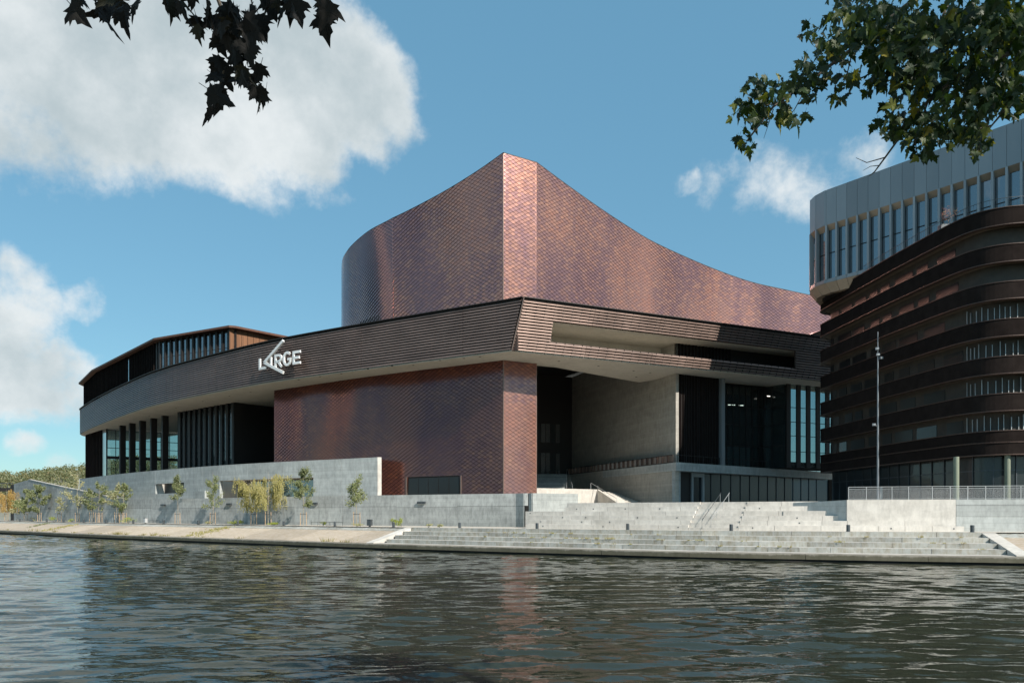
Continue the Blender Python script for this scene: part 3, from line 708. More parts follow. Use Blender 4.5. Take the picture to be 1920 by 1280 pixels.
def shingles(path, z0, z1, name, mat, parent, solo=None, w=.93, t=.54, gap=.055, warp=1.0, seed=1, both=None):
    """diamond shingles hung on a wall; z0/z1 are heights or functions of the station. solo(u, z) picks shingles that become objects of their own"""
    rng = random.Random(seed); mb = MB(); g = lambda z, s: z(s) if callable(z) else z
    L = path.L; nu = int(L / w) + 2; solo_n = 0; zt_max = max(g(z1, L * i / 40) for i in range(41)); zb_min = min(g(z0, L * i / 40) for i in range(41))
    j = 0; z = zb_min
    while z < zt_max + t:
        for i in range(-1, nu):
            u = i * w + (j % 2) * w / 2
            if u < -w / 2 or u > L + w / 2: continue
            uc = min(max(u, .01), L - .01); za, zb_ = g(z0, uc), g(z1, uc)
            if z < za - t / 2 or z > zb_ + t / 2: continue
            hw, ht = w / 2 - gap * .75, t / 2 - gap * .5
            n1 = noise.noise(Vector((u * .16 + seed, z * .05, 1.7))); n2 = noise.noise(Vector((u * .09, z * .035 + seed, 9.1)))
            tu = warp * (.15 * n1 + rng.gauss(0, .0035)); tv = warp * (.06 * n2 + rng.gauss(0, .003))
            P = []
            for du, dv, base in ((0, ht, .072), (hw, 0, .090), (0, -ht, .110), (-hw, 0, .090)):
                uu = min(max(u + du, 0), L); zz = z + dv
                zz = min(max(zz, g(z0, min(max(uu, 0), L))), g(z1, min(max(uu, 0), L)))
                p = path.at(uu); m = path.nrm(min(max(uu, .3), L - .3)); d = base + tu * du + tv * dv
                P.append((Vector((p.x + m.x * d, p.y + m.y * d, zz)), Vector((p.x, p.y, zz))))
            if (P[0][0] - P[2][0]).length < .06 or (P[1][0] - P[3][0]).length < .06: continue
            vs = [q[0] for q in P] + [P[1][1], P[2][1], P[3][1]]
            fs = [(3, 2, 1, 0), (1, 2, 5, 4), (2, 3, 6, 5)]
            if solo and solo(u, z) and solo_n < 300:
                MB().add(vs, fs).build('shingle', mat, parent); solo_n += 1
            else: mb.add(vs, fs)
        j += 1; z += t / 2
    return mb.build(name, mat, parent, kind='stuff')

# --- lower copper volume and pier
low = MB().ribbon(COPL, ZPLAZA - .5, ZSOF + .3, .3).build('copper_foyer_wall', M['seam'], hall)
DOOR = (COPL.hit(763), COPL.hit(866)); ZDOOR = Zp(893, COPL.at(COPL.hit(800)).y)
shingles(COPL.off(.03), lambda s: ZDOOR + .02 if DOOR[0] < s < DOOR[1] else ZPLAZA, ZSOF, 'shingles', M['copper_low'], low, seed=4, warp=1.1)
pier = MB().ribbon(PIER, ZPLAZA - .5, ZSOF + .3, .3).build('copper_pier', M['seam'], hall)
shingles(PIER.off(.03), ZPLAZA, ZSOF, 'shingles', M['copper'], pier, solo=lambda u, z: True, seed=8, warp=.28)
MB().tube([(-1.16, 100.03, ZPLAZA), (-1.16, 100.03, ZSOF)], .07, 8).build('corner_trim', M['slat'], pier)
MB().tube([(3.35, 102.44, ZPLAZA), (3.35, 102.44, ZSOF)], .07, 8).build('corner_trim', M['slat'], pier)
MB().ribbon(Path([(3.3, 102.46), (3.0, 112)]), ZPLAZA - .5, ZSOF + 5, .3).build('pier_side_wall', M['dark'], pier)
MB().ribbon(Path([(-37.5, 131), (-39.6, 124.62)]), ZPLAZA - .5, ZSOF + .3, .3).build('copper_side_wall', M['dark'], low)
# doorway: shingles stop, deep dark opening with doors
dp = COPL.sub(*DOOR)
dr = MB().ribbon(dp.off(.052), ZPLAZA, ZDOOR - .004, .02).build('doorway', M['dark_in'], low)
fr_ = COPL.sub(DOOR[0] - .02, DOOR[1] + .02).off(.09)
MB().ribbon(fr_, ZDOOR, ZDOOR + .14, .2).build('door_head', M['slat'], dr)
for s_ in (.06, fr_.L - .06): MB().obox(fr_.at(s_), fr_.tan(3), .09, .14, ZPLAZA, ZDOOR - .002).build('door_jamb', M['slat'], dr)
for k in range(5):
    a = .35 + k * (fr_.L - .7) / 5; MB().ribbon(fr_.sub(a + .06, a + (fr_.L - .7) / 5 - .06).off(-.01), ZPLAZA + .05, ZDOOR - .18, .03).build('door_leaf', M['glass_black'], dr)

# --- tower: same walls carried on above the band
TWL = Path([(-31.5, 150), (-30.0, 134), (-28.2, 124.1), (-26.3, 119.6), (-23.9, 116.2), (-21, 112.7), (-17.4, 109.7)], 6)
TWL2 = Path([(-17.4, 109.7), (-10.07, 105.4), (-4.74, 102.2), (-1.14, 100.1)], 4)
TWR = Path([(3.3, 102.45), (7.63, 105.8), (12.6, 109.7), (17.6, 113.6), (22.7, 117.4), (32.2, 123.3), (40.4, 127.2), (47, 129.6), (52.1, 131.2), (57, 132.4), (62, 133.4)], 4)
def interp(tab):
    def f(x):
        if x <= tab[0][0]: return tab[0][1]
        for (a, u), (b, v) in zip(tab, tab[1:]):
            if x <= b:
                k = (x - a) / (b - a); return u + (v - u) * k
        return tab[-1][1]
    return f
def smooth_tab(tab, n=12):
    P = Path(tab, n); return interp([(p.x, p.y) for p in P.p])
hL = smooth_tab([(-32, E + 40.4), (-28.2, E + 41.5), (-23.9, E + 42.6), (-17.4, E + 43.4), (-10.07, E + 45.1), (-4.74, E + 46.8), (-1.14, E + 48.3)])
hR = smooth_tab([(3.3, E + 48.15), (7.63, E + 46.6), (12.6, E + 45.0), (17.6, E + 43.6), (22.7, E + 42.4), (32.2, E + 40.8), (40.4, E + 39.5), (47, E + 38.9), (52.1, E + 38.4), (57, E + 37.9), (62, E + 37.5)])
hB = interp([(3, ZBAND - 2), (34, ZBAND - 2), (44, ZBAND + 1.5), (52.4, E + 31.6), (62, E + 35.2)])
tower = thing('copper_tower', None, None); tower.parent = hall
for pth, zt, zb_, sd, wrp in ((TWL, lambda s: hL(TWL.at(s).x), ZBAND - 2, 11, 1.5), (TWL2, lambda s: hL(TWL2.at(s).x), ZBAND - 2, 12, 1.5),
                              (PIER, lambda s: E + 48.3 - .034 * s, ZBAND - 2, 13, .28), (TWR, lambda s: hR(TWR.at(s).x), lambda s: hB(TWR.at(s).x), 14, .9)):
    MB().ribbon(pth, zb_, lambda s, zt=zt: zt(s) - .02, .3).build('tower_wall', M['seam'], tower)
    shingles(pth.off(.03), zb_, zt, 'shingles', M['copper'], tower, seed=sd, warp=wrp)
    MB().ribbon(pth.off(.09), lambda s, zt=zt: zt(s) + .01, lambda s, zt=zt: zt(s) + .13, .5).build('coping', M['dark'], tower)
for q in ((-1.16, 100.03), (3.35, 102.42)): MB().tube([(q[0], q[1], ZBAND - 1), (q[0], q[1], E + 48.2)], .05, 8).build('corner_trim', M['slat'], tower)
# tower roof and back
rim = [(p.x, p.y, hL(p.x) - .1) for p in TWL.p + TWL2.p[1:]] + [(p.x, p.y, hR(p.x) - .1) for p in TWR.p]
back = [(x, 152 + abs(x) * .02, 34.0) for x in [p[0] for p in rim]]
mb = MB(); n = len(rim); mb.add(rim + back, [(i, i + 1, n + i + 1, n + i) for i in range(n - 1)]); mb.build('tower_roof', M['dark'], tower)
MB().ribbon(TWL.sub(TWL.hit(676) , TWL.hit(714)).off(.12), ZBAND - .5, Zp(594, 112.5), .1).build('tower_vent', M['dark_in'], tower)

# --- louvre band
band = thing('louvre_band', None, None); band.parent = hall
NS = 17; ZS0, ZS1 = ZSOF + .18, ZBAND - .10; PIT = (ZS1 - ZS0) / NS
bR0 = CORB; bRe = CORB + BR_DIR * 70
def cor(k): return CORB.lerp(CORT, k)
PROF = [(.02, .30), (.07, .31), (.19, .06), (.20, .0), (.15, -.01), (.0, .25)]
for i in range(NS):
    z = ZS0 + PIT * i; k = (z - ZSOF) / (ZBAND - ZSOF)
    c = cor(k); L_ = Path(BANDL.p[:-1] + [c])
    # left face in lengths with open joints
    cutsL = [0]
    while cutsL[-1] < L_.L - 22: cutsL.append(cutsL[-1] + 17.5)
    cutsL.append(L_.L - .02)
    for a, b in zip(cutsL, cutsL[1:]): MB().sweep(L_.sub(a + .02, b - .02), PROF, z).build('louvre_slat', M['slat'], band)
    Rr = Path([c + BR_DIR * .05, c + BR_DIR * 70])
    if 4 <= i < 11:
        g0 = Rr.hit(1036 - (10 - i) * .8); g1 = Rr.hit(1490); spans = [(0.1, g0), (g1, Rr.L)]
    else: spans = [(.1, Rr.L)]
    for u, v in spans:
        cc = [u]
        while cc[-1] < v - 14: cc.append(cc[-1] + 10.4)
        cc.append(v)
        for a, b in zip(cc, cc[1:]): MB().sweep(Rr.sub(a + .02, b - .02), PROF, z).build('louvre_slat', M['slat'], band)
# backing walls behind the slats
MB().ribbon(Path(BANDL.p[:-1] + [cor(.5)]).off(-.06), ZSOF + .05, ZBAND - .02, .3).build('backing_wall', M['slat_back'], band)
ZL0, ZL1 = ZS0 + PIT * 4 - .02, ZS0 + PIT * 11 - .06
def lean_wall(px0, px1, z0, z1, nm, mat, d=-.06, th=.3):
    k0, k1 = (z0 - ZSOF) / (ZBAND - ZSOF), (z1 - ZSOF) / (ZBAND - ZSOF); nn = Vector((BR_DIR.y, -BR_DIR.x))
    A = [Path([cor(k) + nn * d, cor(k) + nn * d + BR_DIR * 70]) for k in (k0, k1)]
    f = lambda P, px, e: (P.at(.05) if px is None else (P.at(P.L) if px == 'end' else P.at(P.hit(px))))
    p00, p01 = f(A[0], px0, 0), f(A[0], px1, 1); p10, p11 = f(A[1], px0, 0), f(A[1], px1, 1)
    b = nn * -th
    MB().hexa([(q.x, q.y, z0) for q in (p00, p01, p01 + b, p00 + b)], [(q.x, q.y, z1) for q in (p10, p11, p11 + b, p10 + b)]).build(nm, mat, band)
lean_wall(None, 'end', ZSOF + .05, ZL0, 'backing_wall', M['slat_back']); lean_wall(None, 'end', ZL1, ZBAND - .02, 'backing_wall', M['slat_back'])
lean_wall(None, 1034, ZL0 + .002, ZL1 - .002, 'backing_wall', M['slat_back']); lean_wall(1492, 'end', ZL0 + .002, ZL1 - .002, 'backing_wall', M['slat_back'])
# vertical brackets between slats
mb = MB()
for P_, s0, s1 in ((BANDL, 30, BANDL.L - .6), ):
    s = s0
    while s < s1: mb.obox(P_.off(.1).at(s) if False else P_.at(s) + P_.nrm(s) * .055, P_.tan(s), .035, .07, ZS0 - .04, ZBAND - .15); s += 2.6
nn = Vector((BR_DIR.y, -BR_DIR.x)); s = .8
while s < 66:
    for (z0, z1) in ((ZS0 - .1, ZL0 - .02), (ZL1 + .02, ZBAND - .1)):
        c0, c1 = cor((z0 - ZSOF) / (ZBAND - ZSOF)) + BR_DIR * s + nn * .055, cor((z1 - ZSOF) / (ZBAND - ZSOF)) + BR_DIR * s + nn * .055
        u, v = BR_DIR * .04, nn * .07
        mb.hexa([(q.x, q.y, z0) for q in (c0 - u + v, c0 + u + v, c0 + u - v, c0 - u - v)], [(q.x, q.y, z1) for q in (c1 - u + v, c1 + u + v, c1 + u - v, c1 - u - v)])
    s += 1.3
mb.build('louvre_brackets', M['dark'], band, kind='stuff')
MB().sweep(Path(BANDL.p[:-1] + [CORT]), [(-.4, 0), (.34, 0), (.34, .12), (-.4, .12)], ZBAND).build('coping', M['dark'], band)
MB().sweep(Path([CORT + BR_DIR * .02, CORT + BR_DIR * 70]), [(-.4, .002), (.34, .002), (.34, .10), (-.4, .10)], ZBAND).build('coping', M['dark'], band)
MB().tube([(CORB.x + .1, CORB.y - .22, ZSOF + .05), (CORT.x + .1, CORT.y - .3, ZBAND)], .09, 8).build('corner_post', M['slat'], band)
# soffit slab, roof slab
outer = [(p.x, p.y) for p in BANDL.off(-.02).p] + [tuple(CORB + BR_DIR * 70)]
inner = [(64, 134), (41.2, 120), (24.6, 111.6), (19.95, 116.9), (3.4, 102.55), (-1.2, 100.5), (-20.7, 112), (-39.5, 125), (-45.5, 144), (-60, 166), (-84, 192), (-105, 210)]
sof = MB().prism(outer + inner, ZSOF, ZSOF + .16).build('soffit', M['conc_soffit'], hall)
MB().prism(outer[:-1] + [tuple(CORT + BR_DIR * 1), tuple(CORT + BR_DIR * 69), (66, 150), (-50, 185), (-105, 212)], ZBAND - .5, ZBAND - .06).build('band_roof', M['dark'], hall)
MB().prism([(3.5, 103.5), (19.9, 117.4), (24.2, 111), (10, 142), (0, 142)], 30.0, 30.3).build('recess_ceiling', M['dark'], hall)
for px, py in [(560, 712), (600, 706), (640, 700.5), (690, 692), (735, 686), (775, 684.5), (825, 675.5), (870, 671.5), (900, 668.5), (1048, 677), (1122, 686), (1188, 695), (1219, 698.5), (1193, 706.5), (470, 735), (430, 742), (380, 752), (330, 765), (280, 780)]:
    y = F * (ZSOF - E) / (HY - py); MB().tube([(X(px, y), y, ZSOF - .02), (X(px, y), y, ZSOF + .05)], .17, 10).build('downlight', M['dark'], sof)

# --- loggia inside the band
lg = thing('loggia', None, None); lg.parent = hall
n0 = Vector((-BR_DIR.y, BR_DIR.x)); c0 = cor(.45)
LA, LB = c0 + BR_DIR * 5.2, c0 + BR_DIR * 27
MB().prism([tuple(LA + n0 * .6), tuple(c0 + BR_DIR * 58 + n0 * .6), tuple(c0 + BR_DIR * 58 + n0 * 9), tuple(LA + n0 * 9)], ZSOF + .3, ZL0 - .9).build('loggia_floor', M['conc_soffit'], lg)
MB().prism([tuple(LA + n0 * .1 - BR_DIR * .4), tuple(c0 + BR_DIR * 58 + n0 * .1), tuple(c0 + BR_DIR * 58 + n0 * 9), tuple(LA + n0 * 9)], ZL1 + .03, ZL1 + .3).build('loggia_ceiling', M['conc_soffit'], lg)
MB().ribbon(Path([LA + n0 * 7.0 - BR_DIR, LB + n0 * 7.0]), ZL0 - .88, ZL1 + .02, .3).build('loggia_back_wall', M['conc_soffit'], lg)
MB().ribbon(Path([LA - BR_DIR * .5 + n0 * 7.2, LA - BR_DIR * .5 + n0 * 1.0]), ZL0 - .88, ZL1 + .02, .3).build('loggia_end_wall', M['conc_soffit'], lg)
MB().ribbon(Path([LB + n0 * 7.0, LB + n0 * 3.4]), ZL0 - .88, ZL1 + .02, .4).build('loggia_end_wall', M['conc_warm'], lg)
MB().ribbon(Path([LB + n0 * 3.4, c0 + BR_DIR * 57 + n0 * 3.4]), ZL0 - .88, ZL1 + .02, .3).build('loggia_dark_front', M['dark'], lg)
for k in range(16): 
    q = LB + BR_DIR * (.5 + k * .62) + n0 * 3.3; MB().obox(q, BR_DIR, .09, .12, ZL0 - .8, ZL1).build('loggia_fin', M['bronze'], lg)

# --- recess: concrete wall, terrace, doors, stairs
rec = thing('entrance_court', None, None); rec.parent = hall
cwA, cwB = Vector((11.2, 143)), Vector((24, 109.4))
MB().ribbon(Path([cwA, cwB]), ZTERR - .2, 30.0, .5).build('concrete_side_wall', M['conc_warm'], rec)
C1 = Vector((23.4, 107)); C0 = Vector((10.4, 140.4)); C2 = Vector((57.5, 133.2))
dW = (C1 - C0).normalized(); dS = (C2 - C1).normalized()
MB().ribbon(Path([C0, C1]), ZPLAZA - .3, ZTERR - .002, .6).build('terrace_wall', M['conc_warm'], rec)
MB().ribbon(Path([C1 + dS * .02, C1 + dS * 1.15]), ZPLAZA - .3, ZTERR - 1.22, .6).build('terrace_pier', M['conc_wall'], rec)
tr_ = [tuple(C1 - dW * 1.6 - Vector((.05, .0))), tuple(C1 + Vector((.55, -.35))), tuple(C2), tuple(C2 + Vector((-9, 10))), tuple(C1 + Vector((2, 14)))]
slab = MB().prism([tuple(C0 + Vector((.1, 0))), tuple(C1 + Vector((-.5, .9))), tuple(C1 + Vector((.05, -.35))), tuple(C1 + Vector((.75, -.15))), tuple(C2), tuple(C2 + Vector((-9, 12))), (16, 142)], ZTERR - 1.2, ZTERR).build('terrace_slab', M['conc_wall'], rec)
# dark slatted wall, pale edge column, glazed front
w0, w1 = Vector((24.15, 109.7)), Vector((31.4, 113.5))
dk = MB().ribbon(Path([w0, w1]), ZTERR, ZSOF - .002, .3).build('dark_slatted_wall', M['dark'], rec)
P_ = Path([w0, w1]); s = .15; rs = random.Random(2)
while s < P_.L - .1:
    MB().obox(P_.at(s) + P_.nrm(1) * .06, P_.tan(1), .05, .06, ZTERR + .02, ZSOF - .02).build('vertical_slat', M['bronze'], dk); s += rs.choice((.22, .3, .36))
MB().obox((31.85, 113.75), (1, .5), .33, .5, ZTERR + .002, ZSOF - .004).build('edge_column', M['grey_panel'], rec)
gl = Path([(32.4, 117.6), (41, 121.4), (43.2, 118.4)])
gz = MB().ribbon(gl, ZTERR, ZSOF + .0, .1).build('loggia_glazing', M['glass_hall'], rec)
MB().ribbon(Path([(32.8, 118.6), (38.6, 121.2)]), ZTERR + .3, ZTERR + 3.4, .1).build('pale_screen', M['grey_panel'], gz)
em, N_, L_n, B_ = newmat('lit ceiling tube'); B_.inputs['Emission Color'].default_value = (1, .93, .82, 1); B_.inputs['Emission Strength'].default_value = 2.2
for x_, y_, l_ in ((33.6, 119.6, .8), (35.1, 120.6, .45), (35.8, 120.7, .5), (37.2, 121.2, .8), (41.2, 119.9, .5)): MB().obox((x_, y_), (1, .25), l_ / 2, .06, ZSOF - (3.6 if x_ < 34 else 3.0 if x_ < 40 else 1.7), ZSOF - (3.52 if x_ < 34 else 2.92 if x_ < 40 else 1.62)).build('ceiling_light', em, gz)
for k in range(9): MB().obox(gl.off(.06).at(.4 + k * 1.3), gl.tan(2), .05, .05, ZTERR, ZSOF - .01).build('mullion', M['dark'], gz)
for z in (ZTERR + 3.4, ZTERR + 6.8, ZTERR + 9.6): MB().ribbon(gl.off(.05), z, z + .14, .1).build('transom', M['dark'], gz)
MB().ribbon(Path([(30.5, 120), (33, 126), (43.5, 129.5), (43.6, 119)]), ZTERR, ZSOF + 3, .3).build('back_wall', M['dark_in'], rec)
# fins with sky reflecting glass at the far end
fg = Path([(43.4, 118.2), (46.5, 119.6), (50, 121.2), (57, 124.4), (64, 127.6)])
fz = MB().ribbon(fg, ZTERR, ZSOF, .06).build('fin_glazing', M['glass_hall'], rec)
for k in range(10): MB().obox(fg.off(.1).at(.35 + k * 2.1), fg.tan(1 + k), .42, .12, ZTERR, ZSOF - .01).build('facade_fin', M['dark'], fz)
for z in (ZTERR + 2.5, ZTERR + 5.0, ZTERR + 7.2, ZTERR + 9.5): MB().ribbon(fg.off(.04), z, z + .09, .1).build('transom', M['dark'], fz)
# ground floor under the terrace slab
lg0 = Path([C1 + dS * 1.2 + Vector((-.3, 1.3)), C2 + Vector((-.5, 1.6))])
gf = MB().ribbon(lg0, ZPLAZA, ZTERR - 1.2, .1).build('ground_floor_glazing', M['glass_lobby'], rec)
for k in range(15): MB().obox(lg0.off(.05).at(3.0 + k * 2.5), lg0.tan(1), .04, .05, ZPLAZA, ZTERR - 1.21).build('mullion', M['anthracite'], gf)
MB().ribbon(lg0.sub(.1, 3).off(.15), ZPLAZA, ZTERR - 1.21, .1).build('dark_panel', M['dark'], gf)
dF = lg0.sub(3.0, 6.0).off(.35)
for a, b, z0, z1 in ((0, .42, ZPLAZA, ZTERR - 1.85), (2.55, 3.0, ZPLAZA, ZTERR - 1.85), (0, 3.0, ZTERR - 1.848, ZTERR - 1.25)): MB().ribbon(dF.sub(a, b), z0, z1, .3).build('door_frame', M['grey_panel'], gf)
MB().ribbon(lg0.off(-6).sub(7, 40), ZPLAZA, ZTERR - 1.2, .2).build('lobby_back_wall', M['dark_in'], rec)
MB().ribbon(Path([C2 + Vector((-.3, 1.5)), C2 + Vector((24, 8))]), ZPLAZA, ZTERR + .6, .4).build('service_wall', M['dark_in'], rec)
MB().ribbon(Path([(43, 124), (78, 140)]), ZTERR + .01, ZTERR + 1.4, .3).build('terrace_back_wall', M['dark_in'], rec)
# parapet of copper boxes along the terrace, post and glass railing on the front
tp = Path([C0 + Vector((.2, 0)), C1 + Vector((-.35, .5))])
rl = MB().ribbon(tp.off(-.1), ZTERR + .0, ZTERR + .12, .1).build('terrace_parapet', M['dark'], rec)
MB().ribbon(tp.off(-.05), ZTERR + 1.12, ZTERR + 1.2, .16).build('parapet_rail', M['dark'], rl)
for k in range(24):
    a = k * tp.L / 24; MB().ribbon(tp.sub(a + .12, a + tp.L / 24 - .1).off(-.22), ZTERR + .13, ZTERR + 1.11, .03).build('parapet_panel', M['slat'], rl)
    MB().obox(tp.at(a + .04) + tp.nrm(1) * -.12, tp.tan(1), .03, .13, ZTERR + .125, ZTERR + 1.115).build('parapet_post', M['slat'], rl)
t2 = Path([C1 + Vector((.2, .2)), C2 + Vector((-1, -.2))])
MB().ribbon(t2, ZTERR + 1.1, ZTERR + 1.16, .06).build('parapet_rail', M['dark'], rl)
for k in range(22): MB().obox(t2.at(.3 + k * (t2.L - .6) / 21) - t2.nrm(1) * .04, t2.tan(1), .03, .03, ZTERR, ZTERR + 1.1).build('parapet_post', M['dark'], rl)
# tall dark glazed doors at the back of the court
bk = Path([(2.6, 139.3), (12.2, 142.6)])
bd = MB().ribbon(bk, ZTERR - .5, 30, .2).build('court_back_wall', M['dark'], rec)
for k in range(6):
    a = 1.0 + k * .98; 
    for z0, z1 in ((ZTERR + .1, ZTERR + 4.1), (ZTERR + 6.1, ZTERR + 9.6)): MB().ribbon(bk.sub(a + .08, a + .9).off(.03), z0, z1, .02).build('door_pane', M['glass_blue'] if k % 3 != 1 else M['glass_dark'], bd)

# stairs and landing in front of the court
stc = thing('court_stairs', 'white walled landing with stairs climbing into the shaded entrance court', 'stairs')
wl = [(3.5, 109), (13.1, 115)]
MB().ribbon(Path([(3.45, 105.2), (11.2, 109.2)]), ZPLAZA, ZPLAZA + .01, .1)
MB().ribbon(Path(wl), ZPLAZA - .2, E + 3.82, .4).build('landing_wall', M['conc_pale'], stc)
a, b = Vector((13.1, 115)), Vector((15.6, 108.6))
MB().ribbon(Path([a + Vector((.02, .02)), b]), ZPLAZA - .2, lambda c: E + 3.82 - 2.35 * c / (b - a).length, .35).build('stair_string', M['conc_pale'], stc)
Lf, Rf = [Vector((13.45, 115.4)), Vector((15.9, 108.9))], [Vector((16.9, 123.0)), Vector((20.8, 113.2))]
for k in range(13):
    f0, f1 = k / 13, (k + 1) / 13; z = ZPLAZA + 2.3 * (1 - f0) - .1
    q = [Lf[0].lerp(Lf[1], f0), Lf[0].lerp(Lf[1], f1), Rf[0].lerp(Rf[1], f1), Rf[0].lerp(Rf[1], f0)]
    MB().hexa([(p.x, p.y, ZPLAZA - .2) for p in q], [(p.x, p.y, z) for p in q]).build('stair_tread', M['conc_pale'], stc)
MB().prism([(3.6, 109.4), (13.0, 115.3), (16.9, 123), (12, 134), (3.6, 134)], ZPLAZA, ZPLAZA + 2.2).build('landing', M['conc_pale'], stc)
for k in range(18):
    y0 = 118 + k * 1.15; z = ZPLAZA + 2.2 + (ZTERR - ZPLAZA - 2.2) * (k + 1) / 18
    xr = 8.2 + k * .12
    MB().prism([(3.5, y0), (xr, y0 + .4), (xr, 139), (3.5, 139)], ZPLAZA + 2, z).build('stair_tread', M['conc_wall'], stc)
for dx in (0, 2.6):
    MB().tube([(8.6 + dx * .35, 117.5, ZPLAZA + 2.2), (8.6 + dx * .35, 117.5, ZPLAZA + 3.2), (10.2 + dx * .05, 139, ZTERR + 1.0)], .03).build('handrail', M['steel'], stc)
    for f in (.25, .5, .75): 
        q = Vector((8.6 + dx * .35, 117.5, ZPLAZA + 2.2)).lerp(Vector((10.2 + dx * .05, 139, ZTERR)), f); MB().tube([q, q + Vector((0, 0, 1))], .022).build('handrail_post', M['steel'], stc)
MB().tube([(12.2, 115.6, E + 3.82), (12.2, 115.6, E + 4.85), (15.3, 109.2, ZPLAZA + 1.0), (15.3, 109.2, ZPLAZA)], .035).build('handrail', M['steel'], stc)
MB().tube([(13.1, 113.8, E + 3.4), (13.1, 113.8, E + 4.35)], .025).build('handrail_post', M['steel'], stc)

# --- left wing below the band: glazed hall, columns, fin volume
wing = thing('glass_wing', None, None); wing.parent = hall
ga = Path([(-112.4, 197), (-111, 194.6), (-97.8, 180)]); gb = Path([(-97.8, 180), (-84.5, 189)])
GA = MB().ribbon(ga, ZTERR - 1, ZSOF, .3).build('slatted_front', M['glass_dark'], wing)
for k in range(12):
    a = 2.6 + k * 1.42
    MB().obox(ga.off(.08).at(a), ga.tan(a), .40, .08, ZTERR - 1, ZSOF - .01).build('vertical_fin', M['bronze'], GA)
MB().ribbon(ga.sub(ga.L - 1.6, ga.L - .2).off(.02), ZTERR - 1, ZSOF - .02, .02).build('corner_pane', M['glass_blue'], GA)
GB = thing('glazed_hall_front', None, None); GB.parent = wing
rg_ = random.Random(9)
zr = [ZTERR - 1, ZTERR + 1.6, ZTERR + 3.6, ZTERR + 6.3, ZTERR + 8.6, ZTERR + 10.6, ZSOF - .3]
for k in range(8):
    a, b = k * gb.L / 8, (k + 1) * gb.L / 8
    for z0, z1 in zip(zr, zr[1:]): MB().ribbon(gb.sub(a + .05, b - .05), z0 + .05, z1 - .05, .04).build('pane', M['glass_hall'], GB)
    MB().obox(gb.at(a + .01), gb.tan(1), .07, .12, ZTERR - 1, ZSOF - .3).build('mullion', M['dark'], GB)
for i, z in enumerate(zr): MB().ribbon(gb.off(.1), z - (.07 if i != 3 else .35), z + (.06 if i != 3 else .35), .2).build('transom', M['dark'], GB)
MB().ribbon(Path([(-84.5, 189.2), (-68.5, 162), (-67.4, 151)]), ZTERR - 1, ZSOF, .3).build('hall_return_wall', M['glass_dark'], wing)
for k, (px, y) in enumerate(((229.8, 174), (248, 169.5), (267.3, 165.3), (288, 161), (309.5, 156.7))):
    MB().obox((X(px, y), y), (.72, -.69), .36, .62, ZTERR - 1, ZSOF - .003).build('column', M['dark'], wing)
fv = Path([(-67.5, 151), (-51.2, 137.7)])
FV = MB().ribbon(fv.off(-.25), ZTERR - 1, ZSOF, .2).build('fin_volume', M['glass_dark'], wing)
for k in range(11):
    a = .5 + k * (fv.L - 1) / 10; MB().obox(fv.at(a), fv.tan(1), .40 if k else .55, .12, ZTERR - 1, ZSOF - .01).build('vertical_fin', M['dark'], FV)
    if k < 10: MB().ribbon(fv.sub(a + .5, a + 1.35).off(-.2), ZTERR + 1 + rg_.random() * 3, ZSOF - 1, .02).build('bright_pane', M['glass_blue'], FV)
MB().ribbon(Path([(-51.2, 137.7), (-44.5, 145)]), ZTERR - 1, ZSOF, .3).build('fin_volume_side', M['dark'], wing)
MB().ribbon(Path([(-46, 145.5), (-36, 132)]), ZTERR - 1, ZSOF, .3).build('passage_end_wall', M['dark_in'], wing)

# --- weathering steel penthouse
ph = thing('penthouse', None, None); ph.parent = hall
ZPH = E + 33.5
pp = Path([(-112.6, 203), (-110, 190.6), (-97.4, 174), (-67.9, 142.6), (-50, 133)])
rp = pp.off(.55)
rpoly = [(p.x, p.y) for p in rp.p] + [(-49.2, 132.9), (-40, 143.2), (-70, 190), (-100, 212)]
MB().prism(rpoly, ZPH - .38, ZPH).build('roof', M['corten_dark'], ph)
wl_ = pp.off(-.9)
MB().ribbon(wl_, ZBAND - .3, ZPH - .38, .3).build('penthouse_wall', M['dark'], ph)
k = 0; s = 2.5; s293 = wl_.hit(296); gapS = wl_.hit(244)
while s < s293 - .3:
    if abs(s - gapS) > .5: MB().obox(wl_.at(s) + wl_.nrm(s) * .22, wl_.tan(s), .16, .22, ZBAND - .2, ZPH - .39).build('vertical_fin', M['bronze'], ph)
    s += 1.05
MB().ribbon(wl_.sub(gapS - .22, gapS + .22).off(.3), ZBAND - .2, ZPH - .9, .03).build('light_slot', M['glass_blue'], ph)
wn_ = wl_.sub(s293, wl_.L - .1)
for k in range(14):
    a, b = k * wn_.L / 14, (k + 1) * wn_.L / 14
    MB().ribbon(wn_.sub(a + .5, b - .12).off(.06), ZBAND - .2, ZPH - .75, .03).build('window_pane', M['glass_blue'], ph)
    MB().obox(wn_.at(a + .25) + wn_.nrm(1) * .25, wn_.tan(a + .3), .22, .10, ZBAND - .2, ZPH - .39).build('window_fin', M['dark'], ph)
    for z in (ZBAND + 1.2, ZBAND + 2.9): MB().ribbon(wn_.sub(a + .5, b - .12).off(.1), z, z + .07, .06).build('window_transom', M['dark'], ph)
cs = Path([(-50.4, 133.2), (-40.4, 144.5)])
for k in range(13):
    a = k * cs.L / 13; MB().ribbon(cs.sub(a + .03, a + cs.L / 13 - .03).off(rg_.uniform(-.02, .02)), ZBAND - .3, ZPH - .385, .2).build('steel_sheet', M['corten'], ph)
MB().ribbon(cs.off(-.1), ZBAND - .3, ZPH - .4, .2).build('side_core', M['dark'], ph)

